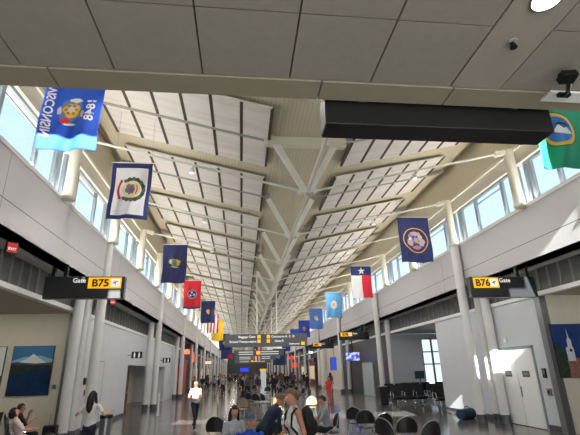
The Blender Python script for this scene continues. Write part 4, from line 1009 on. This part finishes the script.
    if hairstyle == 'long':
        b.tube([HP(0, .055, 1.68), HP(0, .085, 1.58), HP(.0, .1, 1.45), HP(0, .1, 1.32), HP(0, .085, 1.24)], [.06, .082, .085, .07, .03], hair, 14)
        for s in (-1, 1): b.tube([HP(s*.065, -.01, 1.68), HP(s*.083, .0, 1.58), HP(s*.085, -.03, 1.47), HP(s*.08, -.06, 1.36)], [.03, .034, .034, .015], hair, 10)
    if hairstyle == 'bun': b.ell(HP(0, .125, 1.64), (.055, .05, .055), hair, 14); b.tube([HP(0, .07, 1.56), HP(0, .1, 1.6)], [.04, .04], hair, 10)
    if hairstyle == 'bob':
        b.tube([HP(0, .05, 1.66), HP(0, .06, 1.56), HP(0, .06, 1.5)], [.08, .085, .06], hair, 14)
        for s in (-1, 1): b.tube([HP(s*.068, -.01, 1.67), HP(s*.08, -.0, 1.58), HP(s*.075, -.02, 1.52)], [.03, .034, .02], hair, 10)
    b.v = [tuple(V(*v)*S) for v in b.v]
    if not cap or hairstyle != 'none': h = b.build('hair', t, smooth=True)
    if cap:
        b = MB(); vs = []; fs = []; R = 8
        for i in range(R+1):
            th = PI*.5*i/R+.001
            for k in range(n): a = 2*PI*k/n; vs.append(HP(.092*math.sin(th)*math.cos(a), .112*math.sin(th)*math.sin(a), 1.655+.1*math.cos(th)))
        for i in range(R):
            for k in range(n): fs.append((i*n+k, (i+1)*n+k, (i+1)*n+(k+1) % n, i*n+(k+1) % n))
        b.add(vs, fs, cap); b.v = [tuple(V(*v)*S) for v in b.v]; b.build('cap', t, smooth=True)
        b = MB(); pts = []
        for k in range(13): a = PI+PI*k/12; pts.append(HP(.075*math.cos(a), -.06+.12*math.sin(a), 1.658-.02*abs(math.sin(a))))
        b.prism(pts, Rh @ V(0, 0, .008), cap); b.v = [tuple(V(*v)*S) for v in b.v]; b.build('cap_brim', t)
    return t, U, HP, S
J_DK = cloth('dark_jeans', (34, 40, 54)); W_T = cloth('white_shirt', (232, 230, 228)); BLK = cloth('black', (28, 28, 32)); GRY = cloth('grey', (150, 152, 158)); NVY = cloth('navy', (34, 46, 70)); BLU = cloth('blue', (36, 84, 190)); LGR = cloth('light_grey', (176, 178, 182)); REDC = cloth('red', (214, 60, 56)); KHK = cloth('khaki', (150, 132, 104)); SHO = cloth('shoe', (206, 200, 196)); SHD = cloth('dark_shoe', (44, 40, 40)); GRN = cloth('olive', (84, 92, 70)); PLM = cloth('plum', (92, 58, 84)); TEAL = cloth('teal', (60, 110, 118))
# woman at left, seen from behind, arms out to the column and bin
person('person', 'woman with long dark hair seen from behind, white top and dark jeans, arms held out', (-3.56, 11.5, 0), PI-.25, SK, W_T, J_DK, SHD, H_DK, 'long', arms={-1: ((-.2, .02, -.2), (-.02, -.2, .06)), 1: ((.2, .02, -.2), (.04, -.2, .04))}, sleeve=.3, female=True, scale=.97)
# walking person lit by the sun
person('person', 'person in white shirt and dark trousers walking in the sunlight', (-1.72, 17.6, 0), .55, mat('skin_sunlit', (168, 104, 76), .55), cloth('cream_shirt', (176, 172, 168)), J_DK, SHO, H_DK, 'bob', arms={-1: ((-.08, .06, -.26), (.06, -.22, -.04)), 1: ((.08, .1, -.25), (-.1, -.22, .0))}, legs={-1: ((-.09, -.2, -.41), (-.09, -.2, -.845)), 1: ((.09, .06, -.43), (.09, .3, -.76))}, sleeve=.35, female=True, scale=1.02, head_yaw=-.9)
# front group
person('person', 'woman in pale grey top with long dark hair, seated at front left of the group', (-.15, 9.6, 0), .35, SK, LGR, J_DK, SHD, H_DK, 'long', pose='sit', arms={-1: ((-.06, -.08, -.27), (.1, -.2, -.05)), 1: ((.06, -.08, -.27), (-.1, -.2, -.05))}, sleeve=.9, female=True, scale=1.0, seat_h=.52, head_tilt=.25, vox=.012)
cafe_chair('cafe chair under the woman in pale grey', -.15, 9.65, .35, m_seat, m_black, sc=.92)
person('person', 'man in blue shirt and grey blue cap facing the viewer', (.15, 8.0, 0), .1, SK2, BLU, KHK, SHD, H_BR, 'short', pose='sit', arms={-1: ((-.1, -.04, -.27), (.12, -.2, -.06)), 1: ((.1, -.04, -.27), (-.12, -.2, -.06))}, sleeve=.4, scale=1.0, seat_h=.49, cap=cloth('cap', (74, 88, 118)), vox=.012)
cafe_chair('cafe chair under the man in blue', .15, 8.05, .1, m_seat, m_black, sc=.92)
person('person', 'brown haired child low at the bottom edge between man in blue and tank top woman', (.53, 6.45, 0), .1, SK2, PLM, J_DK, SHD, H_BR, 'bob', pose='sit', scale=.9, seat_h=.42, vox=.012)
cafe_chair('cafe chair under the child', .53, 6.5, .1, m_seat, m_black, sc=.8)
tk, U, HP, S = person('person', 'woman in white tank top with brown hair in a bun, facing left with a backpack', (.9, 7.35, 0), -1.25, SK2, W_T, J_DK, SHO, H_LB, 'bun', arms={-1: ((-.04, -.1, -.27), (.05, -.2, -.1)), 1: ((.05, .02, -.29), (-.02, -.1, -.22))}, lean=.16, sleeve=0, tank=True, female=True, scale=1.02, vox=.011)
b = MB()
for s in (-1, 1): b.tube([U((s*.1, .1, 1.2))*S, U((s*.11, .075, 1.4))*S, U((s*.11, .0, 1.455))*S, U((s*.115, -.085, 1.39))*S, U((s*.125, -.13, 1.22))*S, U((s*.15, -.05, 1.1))*S], .018, BLK, 8)
b.build('backpack_strap', tk, smooth=True)
b = MB(); b.ell(U((0, .2, 1.2))*S, (.16*S, .11*S, .24*S), BLK, 18); b.ell(U((0, .29, 1.12))*S, (.12*S, .06*S, .13*S), BLK, 14); b.build('backpack', tk, smooth=True)
person('person', 'person in navy leaning over with back half turned, behind the tank top woman', (.42, 9.5, 0), 2.0, SK2, NVY, J_DK, SHD, H_BR, 'short', lean=.7, sleeve=.95, scale=1.0, arms={-1: ((-.04, -.16, -.22), (.02, -.2, -.1)), 1: ((.04, -.16, -.22), (-.02, -.2, -.1))}, vox=.012)
person('person', 'seated person in grey shirt with dark hair facing left by the cafe chairs', (2.3, 12.2, 0), -PI/2, SK2, GRY, BLK, SHD, H_DK, 'short', pose='sit', lean=.2, arms={-1: ((-.04, -.2, -.2), (.05, -.2, .05)), 1: ((.04, -.2, -.2), (-.05, -.2, .08))}, sleeve=.45, seat_h=.5, scale=1.02)
# resting couple in the left lounge
person('person', 'woman in pink and white top slumped sideways on the left lounge bench', (-5.62, 12.72, 0), PI/2+.45, SK, cloth('pink_white', (232, 206, 204)), BLK, SHD, H_DK, 'bob', pose='sit', lean=-.3, head_tilt=-.1, female=True, sleeve=.45, seat_h=.46, arms={-1: ((-.05, -.12, -.25), (.04, -.2, -.06)), 1: ((.05, -.12, -.25), (-.04, -.2, -.06))})
person('person', 'dark haired man resting his head on his hand behind the woman on the left bench', (-6.13, 13.76, 0), PI/2+.45, SK2, BLK, BLK, SHD, H_DK, 'short', pose='sit', lean=-.05, sleeve=.5, seat_h=.46, arms={-1: ((-.06, -.14, -.2), (.04, -.2, .12)), 1: ((.06, -.16, -.18), (-.1, -.06, .22))})
# walking in red farther on
person('person', 'person in red top and red shorts standing by the right columns in the distance', (5.4, 27.8, 0), .1, SK, REDC, cloth('red_shorts', (206, 84, 84)), SHD, H_BR, 'short', sleeve=.2, vox=.02, scale=.92)
# crowd
tem = []
for i, (sh, pa, hs, fe) in enumerate(((BLK, J_DK, 'short', False), (NVY, KHK, 'short', False), (GRN, BLK, 'long', True), (GRY, J_DK, 'bob', True), (PLM, BLK, 'short', False))):
    r_ = person('person', 'traveller standing or walking in the distant crowd', (rr.uniform(-2, 4), 34+4*i, 0), rr.uniform(0, 6.28), (SK, SK2, SK3)[i % 3], sh, pa, SHD, (H_DK, H_BR)[i % 2], hs, vox=.028, female=fe, group='distant crowd', detail=False, sleeve=.5+.1*i,
                legs={-1: ((-.09, -.14, -.42), (-.09, -.1, -.845)), 1: ((.09, .04, -.43), (.09, .22, -.8))})
    tem.append(r_[0])
for i in range(60):
    y = 31+60*((i+.5)/60)**.9; hwid = 6.0
    x = rr.uniform(-4.3, 8.2) if i % 3 else rr.uniform(-2, 5)
    dup(tem[i % 5], (x, y, 0), rr.uniform(0, 6.28))
